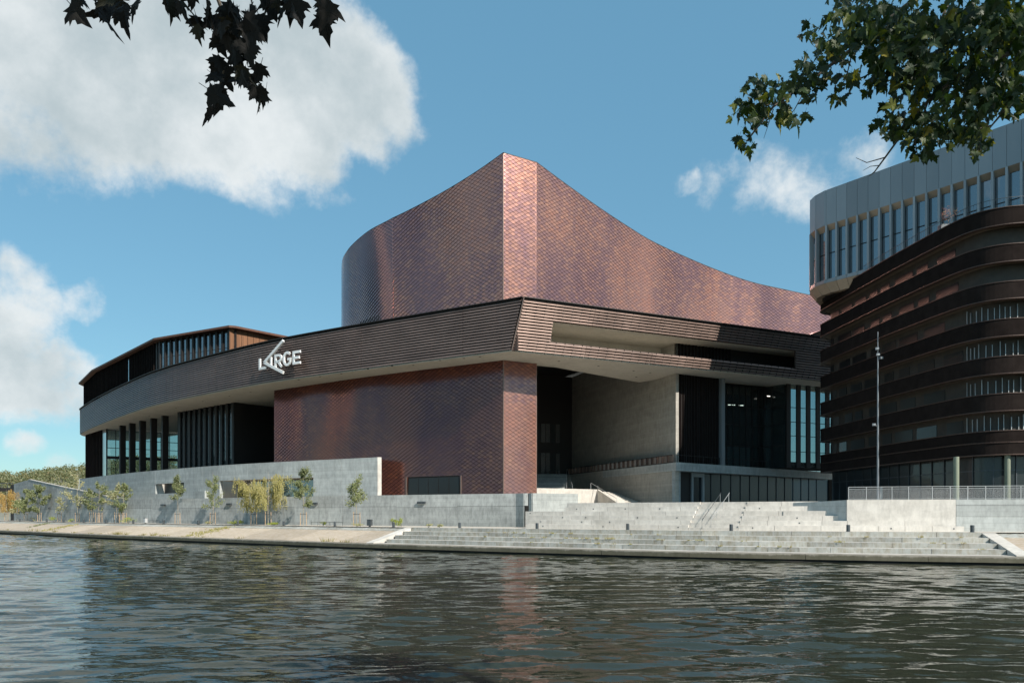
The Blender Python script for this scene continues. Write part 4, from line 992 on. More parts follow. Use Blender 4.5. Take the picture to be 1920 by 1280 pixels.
# ------------------------------------------------------------------ sign
sg = thing('sign', 'large white raised letters of the hall name on the louvre band', 'sign')
SP = BANDL.off(.75)
def stroke(mb, P2, w, o, u, nrm, th):
    """thick polyline in the (u, z) plane, extruded by th along nrm"""
    P2 = [Vector(p) for p in P2]; n = len(P2); Lf, Rt = [], []
    for i in range(n):
        ds = []
        if i: ds.append((P2[i] - P2[i - 1]).normalized())
        if i < n - 1: ds.append((P2[i + 1] - P2[i]).normalized())
        t = sum(ds, Vector((0, 0))).normalized(); m = Vector((-t.y, t.x)); k = w / 2 / max(.45, m.dot(Vector((-ds[0].y, ds[0].x))))
        Lf.append(P2[i] + m * k); Rt.append(P2[i] - m * k)
    def W(p, d): return (o[0] + u.x * p.x + nrm.x * d, o[1] + u.y * p.x + nrm.y * d, o[2] + p.y)
    for i in range(n - 1):
        a = [Rt[i], Rt[i + 1], Lf[i + 1], Lf[i]]
        mb.add([W(p, th) for p in a] + [W(p, 0) for p in a], [(0, 1, 2, 3), (7, 6, 5, 4), (0, 4, 5, 1), (2, 6, 7, 3)] + ([(3, 7, 4, 0)] if i == 0 else []) + ([(1, 5, 6, 2)] if i == n - 2 else []))
def arc(cx, cy, rx, ry, a0, a1, n=10): return [(cx + rx * math.cos(math.radians(a0 + (a1 - a0) * i / n)), cy + ry * math.sin(math.radians(a0 + (a1 - a0) * i / n))) for i in range(n + 1)]
def letter(px0, px1, y_bot, y_top, strokes, w, nm, th=.22):
    s0, s1 = SP.hit(px0), SP.hit(px1); a, b = SP.at(s0), SP.at(s1); u = (b - a); W_ = u.length; u.normalize(); m = Vector((u.y, -u.x))
    z0, z1 = Zp(y_bot, a.y), Zp(y_top, a.y); H = z1 - z0
    mb = MB()
    for st_ in strokes: stroke(mb, [(p[0] * W_, p[1] * H) for p in st_], w, (a.x, a.y, z0), u, m, th)
    mb.build(nm, M['white'], sg)
    c = a.lerp(b, .5); return c
wS = .36
letter(488.5, 500, 693, 672.5, [[(0, 1.0), (0, .08), (1.0, .08)]], wS, 'letter_l')
letter(507.5, 511.5, 687, 670, [[(.5, 0), (.5, 1)]], wS * .9, 'letter_bar')
letter(497.5, 533, 704.5, 646, [[(1, 1), (.0, .42)], [(.0, .42), (1, 0)]], wS * 1.15, 'letter_arrow', .3)
letter(518, 530, 689.5, 665.5, [[(0, 0), (0, .93), (.45, .93)] + arc(.45, .69, .45, .24, 80, -80, 8) + [(.0, .45)], [(.4, .45), (.95, 0)]], wS, 'letter_r')
letter(533, 547, 686.5, 661, [arc(.5, .5, .48, .45, 45, 325, 14) + [(.93, .46), (.55, .46)]], wS, 'letter_g')
letter(552, 564.5, 683, 659.5, [[(1, .94), (0, .94), (0, .07), (1, .07)], [(0, .5), (.85, .5)]], wS, 'letter_e')
for px, z in ((494, 27.3), (509.5, 27.6), (524, 27.5), (540, 27.5), (558, 27.5), (520, 29.2), (520, 26.3)):
    p = SP.at(SP.hit(px)); n_ = SP.nrm(SP.hit(px)); MB().tube([(p.x, p.y, z), (p.x - n_.x * .7, p.y - n_.y * .7, z)], .05, 6).build('sign_bracket', M['dark'], sg)

# ------------------------------------------------------------------ office building on the right
ob = thing('office_building', 'dark balconied office building with a grey windowed top storey', 'office building')
BAL = Path([(47, 101), (43, 99.6), (41.1, 98.7), (40.25, 97.2), (40.4, 94), (40.85, 87), (41.25, 81.7), (41.6, 78.4), (42.0, 75), (42.55, 71.6), (43.3, 69.6), (44.7, 68.4), (46.7, 67.8), (52, 67.2), (60, 67), (72, 67)], 5)
OK_ = 1.035
BAL = Path([tuple(p * OK_) for p in BAL.p])
tops = [(28.0 - 3.4 * k) * OK_ for k in range(7)]
lev = []
for k, h in enumerate(tops):
    bh = 1.5 * OK_
    f = thing('balcony_storey', None, None); f.parent = ob
    if k == 6:
        for zt, hh in ((E + h, 1.0), (E + h - 1.12, 1.05)):
            MB().ribbon(BAL, zt - hh, zt, .12).build('balcony_front', M['bronze'], f)
            MB().sweep(BAL, [(-.5, 0), (.07, 0), (.07, .09), (-.5, .09)], zt + .002).build('balcony_lip', M['bronze_lip'], f)
            MB().sweep(BAL, [(-.9, 0), (.07, 0), (.07, .09), (-.9, .09)], zt - hh - .092).build('balcony_lip', M['bronze_lip'], f)
        zlow = E + h - 2.3
    else:
        MB().ribbon(BAL, E + h - bh, E + h, .12).build('balcony_front', M['bronze'], f)
        MB().sweep(BAL, [(-.35, 0), (.06, 0), (.06, .07), (-.35, .07)], E + h + .002).build('balcony_lip', M['bronze_lip'], f)
        MB().sweep(BAL, [(-.5, 0), (.08, 0), (.08, .08), (-.5, .08)], E + h - bh - .082).build('balcony_lip', M['bronze_lip'], f)
    # floor slab seen from below
    ins = BAL.off(-1.6); z = E + h - bh + .02 if k < 6 else zlow + .1
    mb = MB(); m = len(BAL.p); vs = []
    for p, q in zip(BAL.off(-.13).p, ins.p): vs += [(p.x, p.y, z), (q.x, q.y, z)]
    mb.add(vs, [(2 * i + 1, 2 * i + 3, 2 * i + 2, 2 * i) for i in range(m - 1)]); mb.build('floor_slab', M['balc_soffit'], f)
    if k < 6:
        zw0, zw1 = E + h - 3.4 * OK_ - .2, E + h - bh + .02
        wlp = BAL.off(-1.3)
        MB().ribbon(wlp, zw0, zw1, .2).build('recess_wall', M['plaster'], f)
        s = 6.0; rk = random.Random(20 + k)
        front = wlp.hit(1806)
        while s < front - 1.2:
            e = min(s + rk.choice((1.8, 2.6, 3.2)), front); MB().ribbon(wlp.sub(s, e).off(.05), zw0 + .1, zw1 - .5, .04).build('window', M['glass_black'] if rk.random() < .85 else M['glass_dark'], f); s = e + rk.choice((.7, 1.1, 1.5))
        s = front + .6; k2 = 0
        while s < wlp.L - 3 and k >= 2:
            if not (k == 2 and k2 > 14): MB().obox(wlp.at(s) + wlp.nrm(s) * .10, wlp.tan(s), .03, .05, zw0 + .1, zw1 - (.55 if k2 % 3 else .3)).build('metal_stud', M['steel'], f)
            s += rk.choice((.42, .5, .62)); k2 += 1
            if k2 > 30: break
# ground floor glass and round columns
gfp = BAL.off(-1.5); g = MB().ribbon(gfp, ZPLAZA - .1, zlow + .1, .06).build('ground_floor_glass', M['glass_dark'], ob)
s = 3.0
while s < gfp.L - 2: MB().obox(gfp.at(s) + gfp.nrm(s) * .04, gfp.tan(s), .045, .06, ZPLAZA - .1, zlow + .08).build('mullion', M['anthracite'], g); s += 1.9
MB().ribbon(gfp.off(.05), ZPLAZA + 2.9, ZPLAZA + 3.0, .06).build('transom', M['anthracite'], g)
for px, y in ((1793, 73.2), (1889, 70.9), (1990, 70.4)): MB().tube([(X(px, y), y, ZPLAZA - .1), (X(px, y), y, zlow + .05)], .25, 18).build('round_column', M['green_col'], ob, smooth=False)
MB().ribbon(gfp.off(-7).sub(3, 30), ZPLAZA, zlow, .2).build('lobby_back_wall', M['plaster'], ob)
# grey top storey
GP = Path([(44, 103), (40, 98.6), (38.5, 96.5), (37.75, 94.6), (37.8, 93.2), (38.35, 91.8), (51.4, 74.9), (58, 66.35)], 1); GP = Path([tuple(p * OK_) for p in GP.p])
z_top, z_head, z_sill, z_base = E + 39.7 * OK_, E + 35.4 * OK_, E + 28.75 * OK_, E + 27.25 * OK_
top = thing('top_storey', None, None); top.parent = ob
core = GP.off(-.55)
MB().ribbon(core, z_sill, z_head + .4, .05).build('window_band', M['glass_blue'], top)
s0 = GP.c[5]; MOD = 1.345
joints = [GP.c[1] + .2, GP.c[2] + .1, GP.c[3], GP.c[4] + .2] + [s0 + .3 + MOD * k for k in range(22)]
for a, b in zip(joints, joints[1:]):
    MB().ribbon(GP.sub(a + .014, b - .014), z_head, z_top, .3).build('parapet_panel', M['grey_panel'], top)
    # raking champagne head and sill base
    A, B = GP.sub(a + .02, b - .02), None
    i0, i1 = A.p[0], A.p[-1]; nA = -GP.nrm((a + b) / 2)
    q0, q1 = i0 + nA * .5, i1 + nA * .5
    MB().add([(i0.x, i0.y, z_head - .003), (i1.x, i1.y, z_head - .003), (q1.x, q1.y, z_head - .62), (q0.x, q0.y, z_head - .62)], [(3, 2, 1, 0)]).build('window_head', M['champagne'], top)
    q0, q1 = i0 + nA * 1.5, i1 + nA * 1.5
    MB().hexa([(i0.x + nA.x * .8, i0.y + nA.y * .8, z_base), (i1.x + nA.x * .8, i1.y + nA.y * .8, z_base), (q1.x, q1.y, z_base), (q0.x, q0.y, z_base)],
              [(i0.x, i0.y, z_sill - .45), (i1.x, i1.y, z_sill - .45), (q1.x, q1.y, z_sill - .45), (q0.x, q0.y, z_sill - .45)]).build('raking_base_panel', M['champagne'], top)
    MB().ribbon(GP.sub(a + .014, b - .014).off(.01), z_sill - .44, z_sill, .5).build('sill_panel', M['grey_panel'], top)
    mid = E + 32.0 * OK_; MB().ribbon(GP.sub(a + .15, b - .05).off(-.48), mid, mid + .09, .06).build('transom', M['dark'], top)
for a in joints: 
    q = GP.at(a) + GP.nrm(a) * -.2; MB().obox(q, GP.tan(a), .12, .26, z_sill + .002, z_head - .002).build('facade_fin', M['grey_fin'], top)
MB().ribbon(core.off(-.2), z_head, z_top - .05, .2).build('parapet_core', M['dark'], top)
MB().prism([(p.x, p.y) for p in core.p] + [(80, 60), (80, 110)], z_top - .5, z_top - .3).build('roof', M['dark'], top)
MB().prism([(p.x, p.y) for p in GP.off(-1.4).p] + [(80, 60), (80, 110)], z_base + .02, z_base + .2).build('floor_slab', M['dark'], top)
MB().prism([(p.x, p.y) for p in BAL.off(-1.7).p] + [(80, 66), (80, 112)], ZPLAZA - .2, z_base + .01).build('building_core', M['dark'], ob)
# thin terrace railing in front of the top storey
rp_ = BAL.off(-.35); a, b = rp_.hit(1618), rp_.hit(1930)
rail = MB().ribbon(rp_.sub(a, b), E + 28.98 + 1.02, E + 28.98 + 1.06, .05).build('terrace_railing', M['anthracite'], ob)
s = a
while s < b: MB().tube([(rp_.at(s).x, rp_.at(s).y, E + 29.03), (rp_.at(s).x, rp_.at(s).y, E + 30.0)], .012, 4).build('railing_bar', M['anthracite'], rail); s += .28
def clump(mb, c, r, n, size, rng, squash=1.0):
    for _ in range(n):
        d = Vector((rng.gauss(0, 1), rng.gauss(0, 1), rng.gauss(0, 1))).normalized() * (rng.random() ** .45); p = Vector(c) + Vector((d.x * r, d.y * r, d.z * r * squash))
        a = Vector((rng.gauss(0, 1), rng.gauss(0, 1), rng.gauss(0, 1))).normalized(); b = a.orthogonal().normalized(); s_ = size * rng.uniform(.6, 1.3)
        mb.add([p - a * s_, p + b * s_ * .45, p + a * s_, p - b * s_ * .45], [(0, 1, 2, 3)])
rp2 = BAL.off(-.8); q = rp2.at(rp2.hit(1778)); pt = thing('balcony_plant', 'reddish shrub in a planter on the office roof terrace', 'plant', loc=(q.x, q.y, E + 28.98))
mb = MB(); rngp = random.Random(4)
for k in range(6): clump(mb, (rngp.uniform(-.8, .8), rngp.uniform(-.4, .6), rngp.uniform(.9, 2.2)), .5, 60, .07, rngp)
mb.build('foliage', M['leaf_red'], pt)
mb = MB()
for k in range(7): mb.tube([(0, 0, .3), (rngp.uniform(-.8, .8), rngp.uniform(-.4, .6), rngp.uniform(1.2, 2.4))], .02, 4, .006)
mb.build('stems', M['bark'], pt); MB().box(-.9, .9, -.35, .35, 0, .45).build('planter', M['anthracite'], pt)

# lamp mast on the plaza
y = 79.0; mx = X(1646, y); ms = thing('lamp_mast', 'tall slim grey lamp mast with small floodlights on the plaza', 'lamp mast', loc=(mx, y, ZPLAZA))
MB().tube([(0, 0, 0), (0, 0, Zp(760, y) - ZPLAZA), (0, 0, Zp(622, y) - ZPLAZA)], .125, 10, .045).build('pole', M['mast'], ms)
MB().tube([(0, 0, 0), (0, 0, .06)], .32, 10).build('base_plate', M['steel'], ms)
MB().box(.16, .42, -.15, .15, .3, 1.6).build('control_box', M['grey_panel'], ms)
for dx, py in ((-.14, 654), (.30, 671), (-.05, 665), (-.48, 796)):
    z = Zp(py, y) - ZPLAZA; fl = MB(); fl.obox((dx, -.12), (1, .3 if dx > 0 else -.4), .16, .1, z - .13, z + .13); fl.tube([(0, 0, z - .1), (dx, -.1, z - .1)], .03)
    o = fl.build('floodlight', M['mast'], ms); MB().obox((dx + .02, -.235), (1, .3 if dx > 0 else -.4), .12, .01, z - .09, z + .09).build('lamp_lens', M['steel'], o)

# ------------------------------------------------------------------ young promenade trees
def young_tree(px, off, ytop, cwpx, mat, label, seed, style='round', crown0=.3, stakes=2, leaves=520, bark='bark_pale', lean=0, trunk_r=.05):
    rng = random.Random(seed); P = BOL.off(-off); p = P.at(P.hit(px)); h = Zp(ytop, p.y) - ZPROM; cw = cwpx * p.y / F * (1.3 if px < 240 else 1.12); leaves = int(leaves * (1.35 if px < 240 else 1.0)); lsz = max(1, p.y / 115); t = thing('young_tree', label, 'tree', 'young trees on the promenade', (p.x, p.y, ZPROM))
    top = Vector((lean, 0, h * .95)); tr = MB(); pts = [Vector((0, 0, 0)), Vector((rng.uniform(-.08, .08), 0, h * .3)), Vector((lean * .4 + rng.uniform(-.1, .1), 0, h * .65)), top]
    tr.tube(pts, trunk_r, 6, .012)
    cr = MB(); zc = h * (crown0 + 1) / 2; hz = h * (1 - crown0) / 2
    nb = 16 if style != 'willow' else 22
    for b in range(nb):
        a = rng.uniform(0, 6.28); f = rng.uniform(.02, 1); z0 = h * (crown0 * .8 + (1 - crown0 * .8) * f * .8)
        if style == 'column': rad = cw / 2 * (1 - f * .82) * rng.uniform(.7, 1.1) + .1
        elif style == 'willow': rad = cw / 2 * rng.uniform(.45, 1.0)
        else: rad = cw / 2 * math.sin(math.pi * (.22 + .72 * f)) * rng.uniform(.6, 1.08)
        base = Vector((lean * z0 / h, 0, z0)); tip = base + Vector((math.cos(a) * rad, math.sin(a) * rad, rng.uniform(.05, .28) * h * (1 - f * .5)))
        if style == 'willow': tip.z = min(tip.z, h * .97)
        tr.tube([base, base.lerp(tip, .55) + Vector((0, 0, .1)), tip], .016, 4, .005)
        n = leaves // nb
        for _b in range(3):
            q = base.lerp(tip, rng.uniform(.4, .9)); tr.tube([q, q + Vector((rng.gauss(0, .25), rng.gauss(0, .25), rng.uniform(.1, .45)))], .007, 3, .003)
        if style == 'willow':
            for _ in range(n // 7):
                q = base.lerp(tip, rng.uniform(.35, 1.05)) + Vector((rng.gauss(0, .12), rng.gauss(0, .12), rng.gauss(0, .1))); ln = rng.uniform(.5, .38 * h)
                for k in range(7):
                    w = q + Vector((rng.gauss(0, .05) + math.cos(a) * .05 * k, rng.gauss(0, .05) + math.sin(a) * .05 * k, -ln * k / 7)); sz = rng.uniform(.09, .16); d = Vector((rng.gauss(0, .4), rng.gauss(0, .4), -1)).normalized(); e = d.orthogonal().normalized() * .35
                    if w.z > h * .25: cr.add([w - d * sz, w + e * sz, w + d * sz, w - e * sz], [(0, 1, 2, 3)])
        else:
            for _ in range(n):
                q = base.lerp(tip, rng.uniform(.3, 1.1)) + Vector((rng.gauss(0, .16), rng.gauss(0, .16), rng.gauss(0, .2)))
                d = Vector((rng.gauss(0, 1), rng.gauss(0, 1), rng.gauss(0, 1))).normalized(); e = d.orthogonal().normalized(); sz = rng.uniform(.07, .14) * lsz
                cr.add([q - d * sz, q + e * sz * .6, q + d * sz, q - e * sz * .6], [(0, 1, 2, 3)])
    tr.build('trunk', M[bark], t); cr.build('crown', M[mat], t)
    for k in range(stakes):
        x = (-1) ** k * (.45 + .0 * k) if stakes < 4 else -.6 + k * 1.2 / (stakes - 1)
        yy = .12 * (k % 2) - .1
        MB().tube([(x, yy, 0), (x * .97, yy, 1.9 + rng.uniform(-.1, .1))], .05, 6).build('stake', M['wood'], t)
    if stakes: MB().tube([(-.45, -.05, 1.6), (.45, .0, 1.6)], .03, 5).build('tie', M['dark'], t)
YT = [  # px, inland offset, height, crown width, material, label, style, crown0, stakes, leaves
    (669, 2.2, 877, 40, 'leaf_green', 'slim upright green tree alone before the low wall, near the copper wall', 'column', .34, 2, 620),
    (569, 2.2, 872, 48, 'leaf_deep', 'dense square crowned green tree before the dark long opening', 'round', .36, 2, 1100),
    (503, 2.0, 879, 76, 'leaf_yellow', 'wide yellow weeping tree before the long opening, the right one of the pair', 'willow', .42, 2, 1500),
    (476, 1.6, 893, 56, 'leaf_yellow', 'leaning yellow green weeping tree, the left one of the pair', 'willow', .35, 2, 1300),
    (399, 2.0, 879, 36, 'leaf_green', 'tall narrow pale green tree left of the weeping pair', 'column', .30, 3, 520),
    (333, 2.0, 890, 34, 'leaf_deep', 'small bushy dark crowned tree in front of the square window', 'column', .38, 2, 620),
    (231, 2.0, 904, 34, 'leaf_green', 'green tree right of a close pair ringed by many stakes', 'round', .30, 4, 460),
    (219, 2.4, 905, 32, 'leaf_pale', 'pale green tree left of a close pair ringed by many stakes', 'round', .30, 3, 420),
    (185.5, 2.0, 902, 36, 'leaf_green', 'leafy tree with several stakes at the foot of the ramp wall', 'round', .30, 4, 420),
    (172, 2.4, 914, 30, 'leaf_deep', 'darker thin tree beside the leafy tree at the ramp foot', 'round', .30, 2, 360),
    (145, 2.0, 878, 42, 'leaf_pale', 'tall sparse pale tree before the middle of the ramp wall', 'round', .28, 3, 330),
    (112, 2.0, 924, 22, 'leaf_pale', 'nearly bare small tree with three stakes before the ramp wall', 'column', .3, 3, 90),
    (74, 2.0, 904, 40, 'leaf_deep', 'full green crowned tree at the high end of the ramp wall', 'round', .24, 3, 900),
    (49, 2.2, 911, 32, 'leaf_green', 'green tree left of the full crowned one', 'round', .26, 2, 620),
    (32, 2.0, 934, 18, 'leaf_pale', 'thin pale tree between the orange tree and the green ones', 'column', .3, 0, 120),
    (12, 2.0, 914, 34, 'leaf_orange', 'orange autumn tree at the far left of the promenade', 'willow', .3, 2, 1200)]
for i, (px, off, h, cw, mat, lab, sty, c0_, stk, lv) in enumerate(YT): young_tree(px, off, h, cw, mat, lab, 100 + i, sty, c0_, stk, int(lv * 2.6), lean=-.5 if px == 476 else 0)

def shrub(px, off, w, h, n, mat, label, seed, z=None, path=None):
    rng = random.Random(seed); P = BOL.off(-off); p = P.at(P.hit(px)); t = thing('shrub', label, 'shrub', 'shrubs along the promenade', (p.x, p.y, ZPROM if z is None else z))
    mb = MB()
    for k in range(5): clump(mb, (rng.uniform(-.5, .5) * w * .7, rng.uniform(-.2, .2) * w, rng.uniform(.25, .75) * h), max(.12, .3 * w), n // 5, .09, rng, h / w * .8)
    mb.build('foliage', M[mat], t)
    mb = MB()
    for k in range(5): mb.tube([(0, 0, 0), (rng.uniform(-.4, .4) * w, rng.uniform(-.2, .2) * w, h * rng.uniform(.5, .9))], .02, 4, .006)
    mb.build('stems', M['bark'], t)
SH = [(440, .9, 2.3, 1.1, 420, 'leaf_bright', 'bright green shrub around a bollard near the weeping trees'), (514, 1.2, 1.9, .6, 260, 'leaf_bright', 'low yellow green shrub right of the weeping pair'),
      (738, 1.3, 1.0, 1.2, 200, 'leaf_bright', 'upright green shrub behind the bollard above the quay steps, left of two'), (752, 1.3, .9, 1.4, 200, 'leaf_bright', 'taller pointed green shrub behind the quay steps, right of two'),
      (606, 2.9, .8, .6, 120, 'leaf_bright', 'small bright shrub under the bench rail'), (804, 1.4, .9, .5, 130, 'leaf_pale', 'small olive tuft before the low wall above the steps, left of two'),
      (824, 1.4, .9, .55, 130, 'leaf_pale', 'small olive tuft before the low wall above the steps, right of two'), (390, 1.8, 1.2, .6, 140, 'leaf_pale', 'low olive shrub at the foot of the narrow tree'),
      (241, 1.2, 2.4, 1.3, 260, 'leaf_bright', 'yellow shrub right of the ringed tree pair'), (135, 1.4, 1.4, .8, 120, 'leaf_bright', 'small yellow shrub before the ramp wall'),
      (101, .6, 2.0, 1.4, 220, 'leaf_bright', 'bright shrub at the quay edge before the ramp wall'), (62, 1.4, 1.6, 1.0, 120, 'leaf_pale', 'pale shrub between green trees at the left'), (670, 1.9, 1.6, .5, 160, 'leaf_pale', 'low growth around the foot of the slim tree')]
for i, a in enumerate(SH): shrub(*a, 300 + i)
# plants overgrowing the slope
def slope_patch(px, t0, t1, w, n, mat, label, seed):
    rng = random.Random(seed); s = BOL.hit(px); mb = MB()
    for _ in range(n):
        f = rng.uniform(t0, t1); p = between(s + rng.gauss(0, w * (.35 + .3 * f)) - (f - t0) * w * .8, f); k = max(0, (f - .1) / (TL - .1)); z = ZPROM - .42 + (ZLIP - ZPROM + .44) * k
        clump(mb, (p.x, p.y, z + .12), .22, 8, .09, rng, .8)
    mb.build('creeping_plant', M[mat], label=label, cat='plant')
slope_patch(441, .05, TL, 2.0, 130, 'leaf_yellow', 'yellow green plants overgrowing the quay slope below the bright shrub', 1)
slope_patch(158, .1, TL, 2.2, 90, 'leaf_yellow', 'dry yellow grass strip down the quay slope at the left', 2)
slope_patch(101, .0, .5, 1.6, 60, 'leaf_deep', 'dark green bush clinging to the slope below the ramp wall', 3)

# ------------------------------------------------------------------ far left: footbridge, hills
fb = thing('footbridge', 'small dark steel footbridge end at the far left of the quay', 'bridge')
y = 200; x0, x1 = X(-60, y), X(24, y); z = Zp(914, y)
MB().box(x0, x1, y, y + 3, z - .9, z).build('deck', M['dark'], fb); MB().box(x0, x1, y, y + .1, z + 1.15, z + 1.3).build('rail', M['anthracite'], fb)
for k in range(9): MB().box(x1 - .1 - k * 1.45, x1 - k * 1.45, y, y + .1, z, z + 1.15).build('rail_post', M['anthracite'], fb)
MB().box(x1 - .6, x1, y, y + 3, ZPROM, z - .9).build('bridge_pier', M['conc_wall'], fb)
mb = MB(); nx, ny = 60, 10
def ridge(x, y): 
    b = 31 * math.exp(-((x + 330) / 170) ** 2) + 17 * math.exp(-((x + 90) / 330) ** 2) + 8 * noise.noise(Vector((x * .012, y * .01, 3)))
    return 2 + b * min(1, max(0, (y - 430) / 190))
vs = [(-900 + 1500 * i / nx, 420 + 700 * j / ny, ridge(-900 + 1500 * i / nx, 420 + 700 * j / ny)) for j in range(ny + 1) for i in range(nx + 1)]
mb.add(vs, [(j * (nx + 1) + i, j * (nx + 1) + i + 1, (j + 1) * (nx + 1) + i + 1, (j + 1) * (nx + 1) + i) for j in range(ny) for i in range(nx)])
mb.build('hills', M['ground'], kind='structure')
mb = MB(); rf = random.Random(6)
for _ in range(620):
    y = rf.uniform(440, 660); x = X(rf.uniform(-120, 330), y); r = rf.uniform(3.0, 5.5)
    clump(mb, (x, y, ridge(x, y) + r * .8), r, 90, .8, rf, 1.15)
mb.build('forest', M['forest'], label='wooded hills far behind the left end of the hall', cat='forest', kind='stuff')

# ------------------------------------------------------------------ overhanging maple branches on the near bank
def leaf_mesh(name, mat, seed, lobes=5):
    rng = random.Random(seed); half = [(0, -.02), (.10, .02), (.30, -.02), (.24, .10), (.40, .16), (.56, .34), (.38, .33), (.42, .46), (.30, .40), (.22, .44), (.26, .62), (.14, .66), (.10, .82), (0, 1.02)]
    v = [(x * rng.uniform(.9, 1.1), y * rng.uniform(.96, 1.04)) for x, y in half]
    pts = v + [(-x * rng.uniform(.9, 1.1), y) for x, y in reversed(v[1:-1])]
    mb = MB(); n = len(pts); f = .22 + rng.uniform(-.1, .1)
    vs = [(0, .3, 0)] + [(x, y, abs(x) * f - .18 * (y - .3) ** 2 + rng.uniform(-.02, .02)) for x, y in pts]
    mb.add(vs, [(0, 1 + i, 1 + (i + 1) % n) for i in range(n)])
    w = .012
    mb.add([(-w, -.30, .02), (w, -.30, .02), (w, .02, 0), (-w, .02, 0)], [(0, 1, 2, 3)])
    return mb, mb.mesh(name, mat)
def rnd_leaf_rot(rng, droop=1.0):
    # tip hangs down, blade turned at random
    return (math.radians(rng.gauss(-95, 26 * droop)), math.radians(rng.gauss(0, 30)), rng.uniform(-math.pi, math.pi))
from mathutils import Euler, Matrix
def place_into(mb, src, loc, rot, sc):
    Mx = Matrix.LocRotScale(Vector(loc), Euler(rot), Vector((sc,) * 3)); mb.add([Mx @ Vector(v) for v in src.v], src.f)

def P3(px, py, Y): return Vector((X(px, Y), Y, Zp(py, Y)))
def maple(name, label, trunk, limbs, twigs, clusters, shade_bulk, mat, seed, solo_max):
    rng = random.Random(seed); t = thing(name, label, 'tree')
    mb = MB()
    mb.tube(trunk, .26, 10, .12); mb.build('trunk', M['bark'], t)
    for l in limbs: MB().tube(l[0], l[1], 7, l[2]).build('limb', M['bark'], t)
    mb = MB()
    for tw in twigs: mb.tube(tw[0], tw[1], 5, tw[1] * .35)
    mb.build('twigs', M['bark'], t)
    srcs = [leaf_mesh('leaf', M[mat], seed * 10 + k) for k in range(4)]
    solo = 0; rest = MB()
    for (px, py, rx, ry, Y, dY, n, size) in clusters:
        for _ in range(int(n * (.62 if solo_max < 200 else 1.2))):
            for _t in range(20):
                a, b = rng.gauss(0, .52), rng.gauss(0, .52)
                if a * a + b * b < 1.2: break
            y = Y + rng.uniform(-dY, dY); p = P3(px + a * rx, py + b * ry, y); sc = size * rng.uniform(.7, 1.2); rot = rnd_leaf_rot(rng)
            if solo < solo_max: inst('leaf', srcs[rng.randrange(4)][1], t, p, rot, (sc,) * 3); solo += 1
            else: place_into(rest, srcs[rng.randrange(4)][0], p, rot, sc)
    for (c, r, n) in shade_bulk:  # unseen leaf masses out of view, placed to shade the hanging leaves
        for _ in range(n):
            d = Vector((rng.gauss(0, .5), rng.gauss(0, .5), rng.gauss(0, .5))); p = Vector((c[0] + d.x * r[0], c[1] + d.y * r[1], c[2] + d.z * r[2]))
            place_into(rest, srcs[rng.randrange(4)][0], p, rnd_leaf_rot(rng), rng.uniform(.13, .2))
    rest.build('crown', M[mat], t, kind='stuff')
Y = 4.7
Lc = [(300, -8, 60, 18, Y, .3, 9, .16), (455, 45, 55, 45, Y, .3, 18, .16), (130, -20, 60, 26, Y, .3, 8, .17), (230, 5, 60, 26, Y, .3, 14, .17), (175, -10, 50, 25, Y, .3, 8, .16), (370, 10, 40, 30, Y, .3, 12, .16), (430, 30, 45, 40, Y, .3, 22, .16), (450, 75, 38, 34, Y, .25, 20, .15), (395, 45, 30, 30, Y, .25, 8, .14),
      (420, 110, 30, 26, Y, .2, 10, .14), (470, 135, 32, 26, Y, .2, 11, .14), (485, 165, 24, 20, Y, .2, 7, .14), (410, 165, 28, 30, Y, .2, 9, .15), (412, 200, 14, 14, Y, .1, 3, .16), (545, 5, 60, 20, Y, .2, 9, .17), (615, 10, 26, 18, Y, .2, 5, .17), (500, -5, 50, 25, Y, .2, 9, .16)]
maple('maple_tree', 'near tree whose dark leaf spray hangs into the top left sky', [(-7.2, 3.2, 2.2), (-7.0, 3.3, 5.5), (-6.5, 3.4, 9)],
      [([(-6.8, 3.35, 7.2), (-4.2, 4.2, 8.6), (-1.7, 4.7, 7.6)], .1, .03), ([(-6.7, 3.3, 8), (-3, 2, 9.6), (2.5, .5, 10.2)], .12, .04), ([(-4.2, 4.2, 8.6), (-2.6, 4.7, 7.9), (-1.0, 4.7, 7.45)], .05, .02)],
      [([P3(395, -40, Y), P3(420, 30, Y), P3(440, 75, Y), P3(447, 110, Y), P3(440, 160, Y)], .014), ([P3(447, 110, Y), P3(470, 150, Y), P3(490, 175, Y)], .008), ([P3(420, 130, Y), P3(405, 190, Y)], .006), ([P3(300, -30, Y), P3(240, 0, Y), P3(180, -5, Y)], .01), ([P3(470, -20, Y), P3(540, -8, Y), P3(620, 2, Y)], .01), ([P3(470, -10, Y), P3(478, 40, Y)], .006)],
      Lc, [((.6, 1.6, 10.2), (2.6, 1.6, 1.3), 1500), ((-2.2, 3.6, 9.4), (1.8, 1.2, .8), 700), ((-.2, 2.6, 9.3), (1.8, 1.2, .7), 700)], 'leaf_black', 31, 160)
Y = 9.0
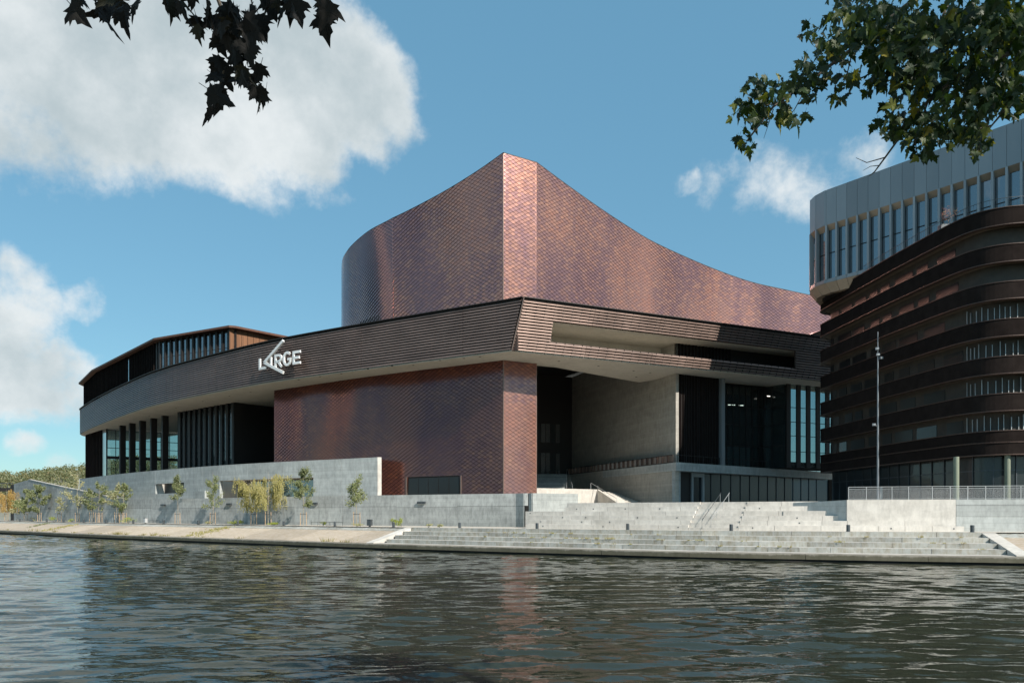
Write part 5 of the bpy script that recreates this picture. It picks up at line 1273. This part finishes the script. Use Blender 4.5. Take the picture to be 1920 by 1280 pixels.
Rc = [(1760, 60, 120, 70, Y, .9, 190, .15), (1850, 40, 90, 60, Y, .9, 150, .15), (1680, 40, 80, 60, Y, .9, 110, .14), (1720, 150, 80, 60, Y, .8, 130, .14), (1800, 150, 90, 70, Y, .8, 150, .14), (1880, 120, 60, 70, Y, .8, 130, .14), (1900, 40, 50, 60, Y, .8, 90, .15), (1850, 190, 60, 40, Y, .8, 70, .14), (1640, 70, 60, 60, Y, .8, 70, .14), (1700, 100, 70, 60, Y, .9, 100, .14),
      (1690, 225, 50, 40, Y, .7, 60, .13), (1750, 245, 60, 40, Y, .7, 80, .13), (1810, 235, 50, 40, Y, .7, 60, .13), (1835, 270, 26, 26, Y, .5, 20, .13), (1730, 285, 30, 18, Y, .5, 16, .13), (1900, 190, 40, 30, Y, .6, 30, .13),
      (1600, 20, 60, 40, Y, .8, 60, .13), (1590, 80, 45, 40, Y, .7, 44, .13), (1545, 110, 40, 34, Y, .7, 36, .13), (1510, 150, 45, 36, Y, .6, 46, .13), (1440, 170, 50, 40, Y, .6, 52, .13), (1580, 150, 26, 30, Y, .6, 16, .13), (1570, 180, 14, 16, Y, .4, 7, .13),
      (1410, 220, 34, 36, Y, .5, 34, .13), (1480, 215, 40, 22, Y, .5, 22, .13), (1395, 265, 22, 26, Y, .4, 14, .13), (1388, 195, 18, 16, Y, .4, 7, .13), (1530, 60, 30, 30, Y, .5, 12, .13), (1640, 150, 26, 40, Y, .5, 20, .13)]
maple('maple_tree', 'near tree with green and yellow sunlit leaves hanging into the top right', [(9.6, 6.0, 2.2), (9.5, 6.1, 6), (9.0, 6.4, 11)],
      [([(9.2, 6.3, 8.6), (7.6, 8.2, 9.9), (5.6, 9, 9.6)], .11, .03), ([(9.1, 6.3, 9.6), (7.8, 8.4, 10.8), (4.6, 9, 10.4)], .1, .03), ([(9.0, 6.4, 10.4), (6.5, 5.5, 12), (4.5, 5, 12)], .1, .04)],
      [([P3(1700, 10, Y), P3(1600, 90, Y), P3(1520, 150, Y), P3(1450, 200, Y), P3(1400, 265, Y)], .028), ([P3(1480, 190, Y), P3(1420, 200, Y)], .012), ([P3(1920, 90, Y), P3(1810, 130, Y), P3(1740, 190, Y), P3(1690, 240, Y)], .035), ([P3(1920, 150, Y), P3(1890, 200, Y), P3(1860, 235, Y), P3(1800, 250, Y)], .02),
       ([P3(1700, 240, Y), P3(1660, 295, Y), P3(1640, 322, Y), P3(1630, 330, Y)], .014), ([P3(1660, 295, Y), P3(1625, 305, Y), P3(1605, 296, Y)], .008), ([P3(1650, 310, Y), P3(1632, 312, Y), P3(1618, 320, Y)], .006), ([P3(1740, 190, Y), P3(1715, 260, Y), P3(1722, 300, Y)], .012), ([P3(1860, 235, Y), P3(1840, 262, Y), P3(1832, 290, Y)], .01), ([P3(1600, 90, Y), P3(1588, 140, Y), P3(1572, 175, Y)], .01), ([P3(1520, 150, Y), P3(1490, 205, Y), P3(1475, 225, Y)], .008), ([P3(1780, 0, Y), P3(1740, 100, Y), P3(1720, 200, Y)], .02), ([P3(1450, 205, Y), P3(1432, 260, Y)], .006)],
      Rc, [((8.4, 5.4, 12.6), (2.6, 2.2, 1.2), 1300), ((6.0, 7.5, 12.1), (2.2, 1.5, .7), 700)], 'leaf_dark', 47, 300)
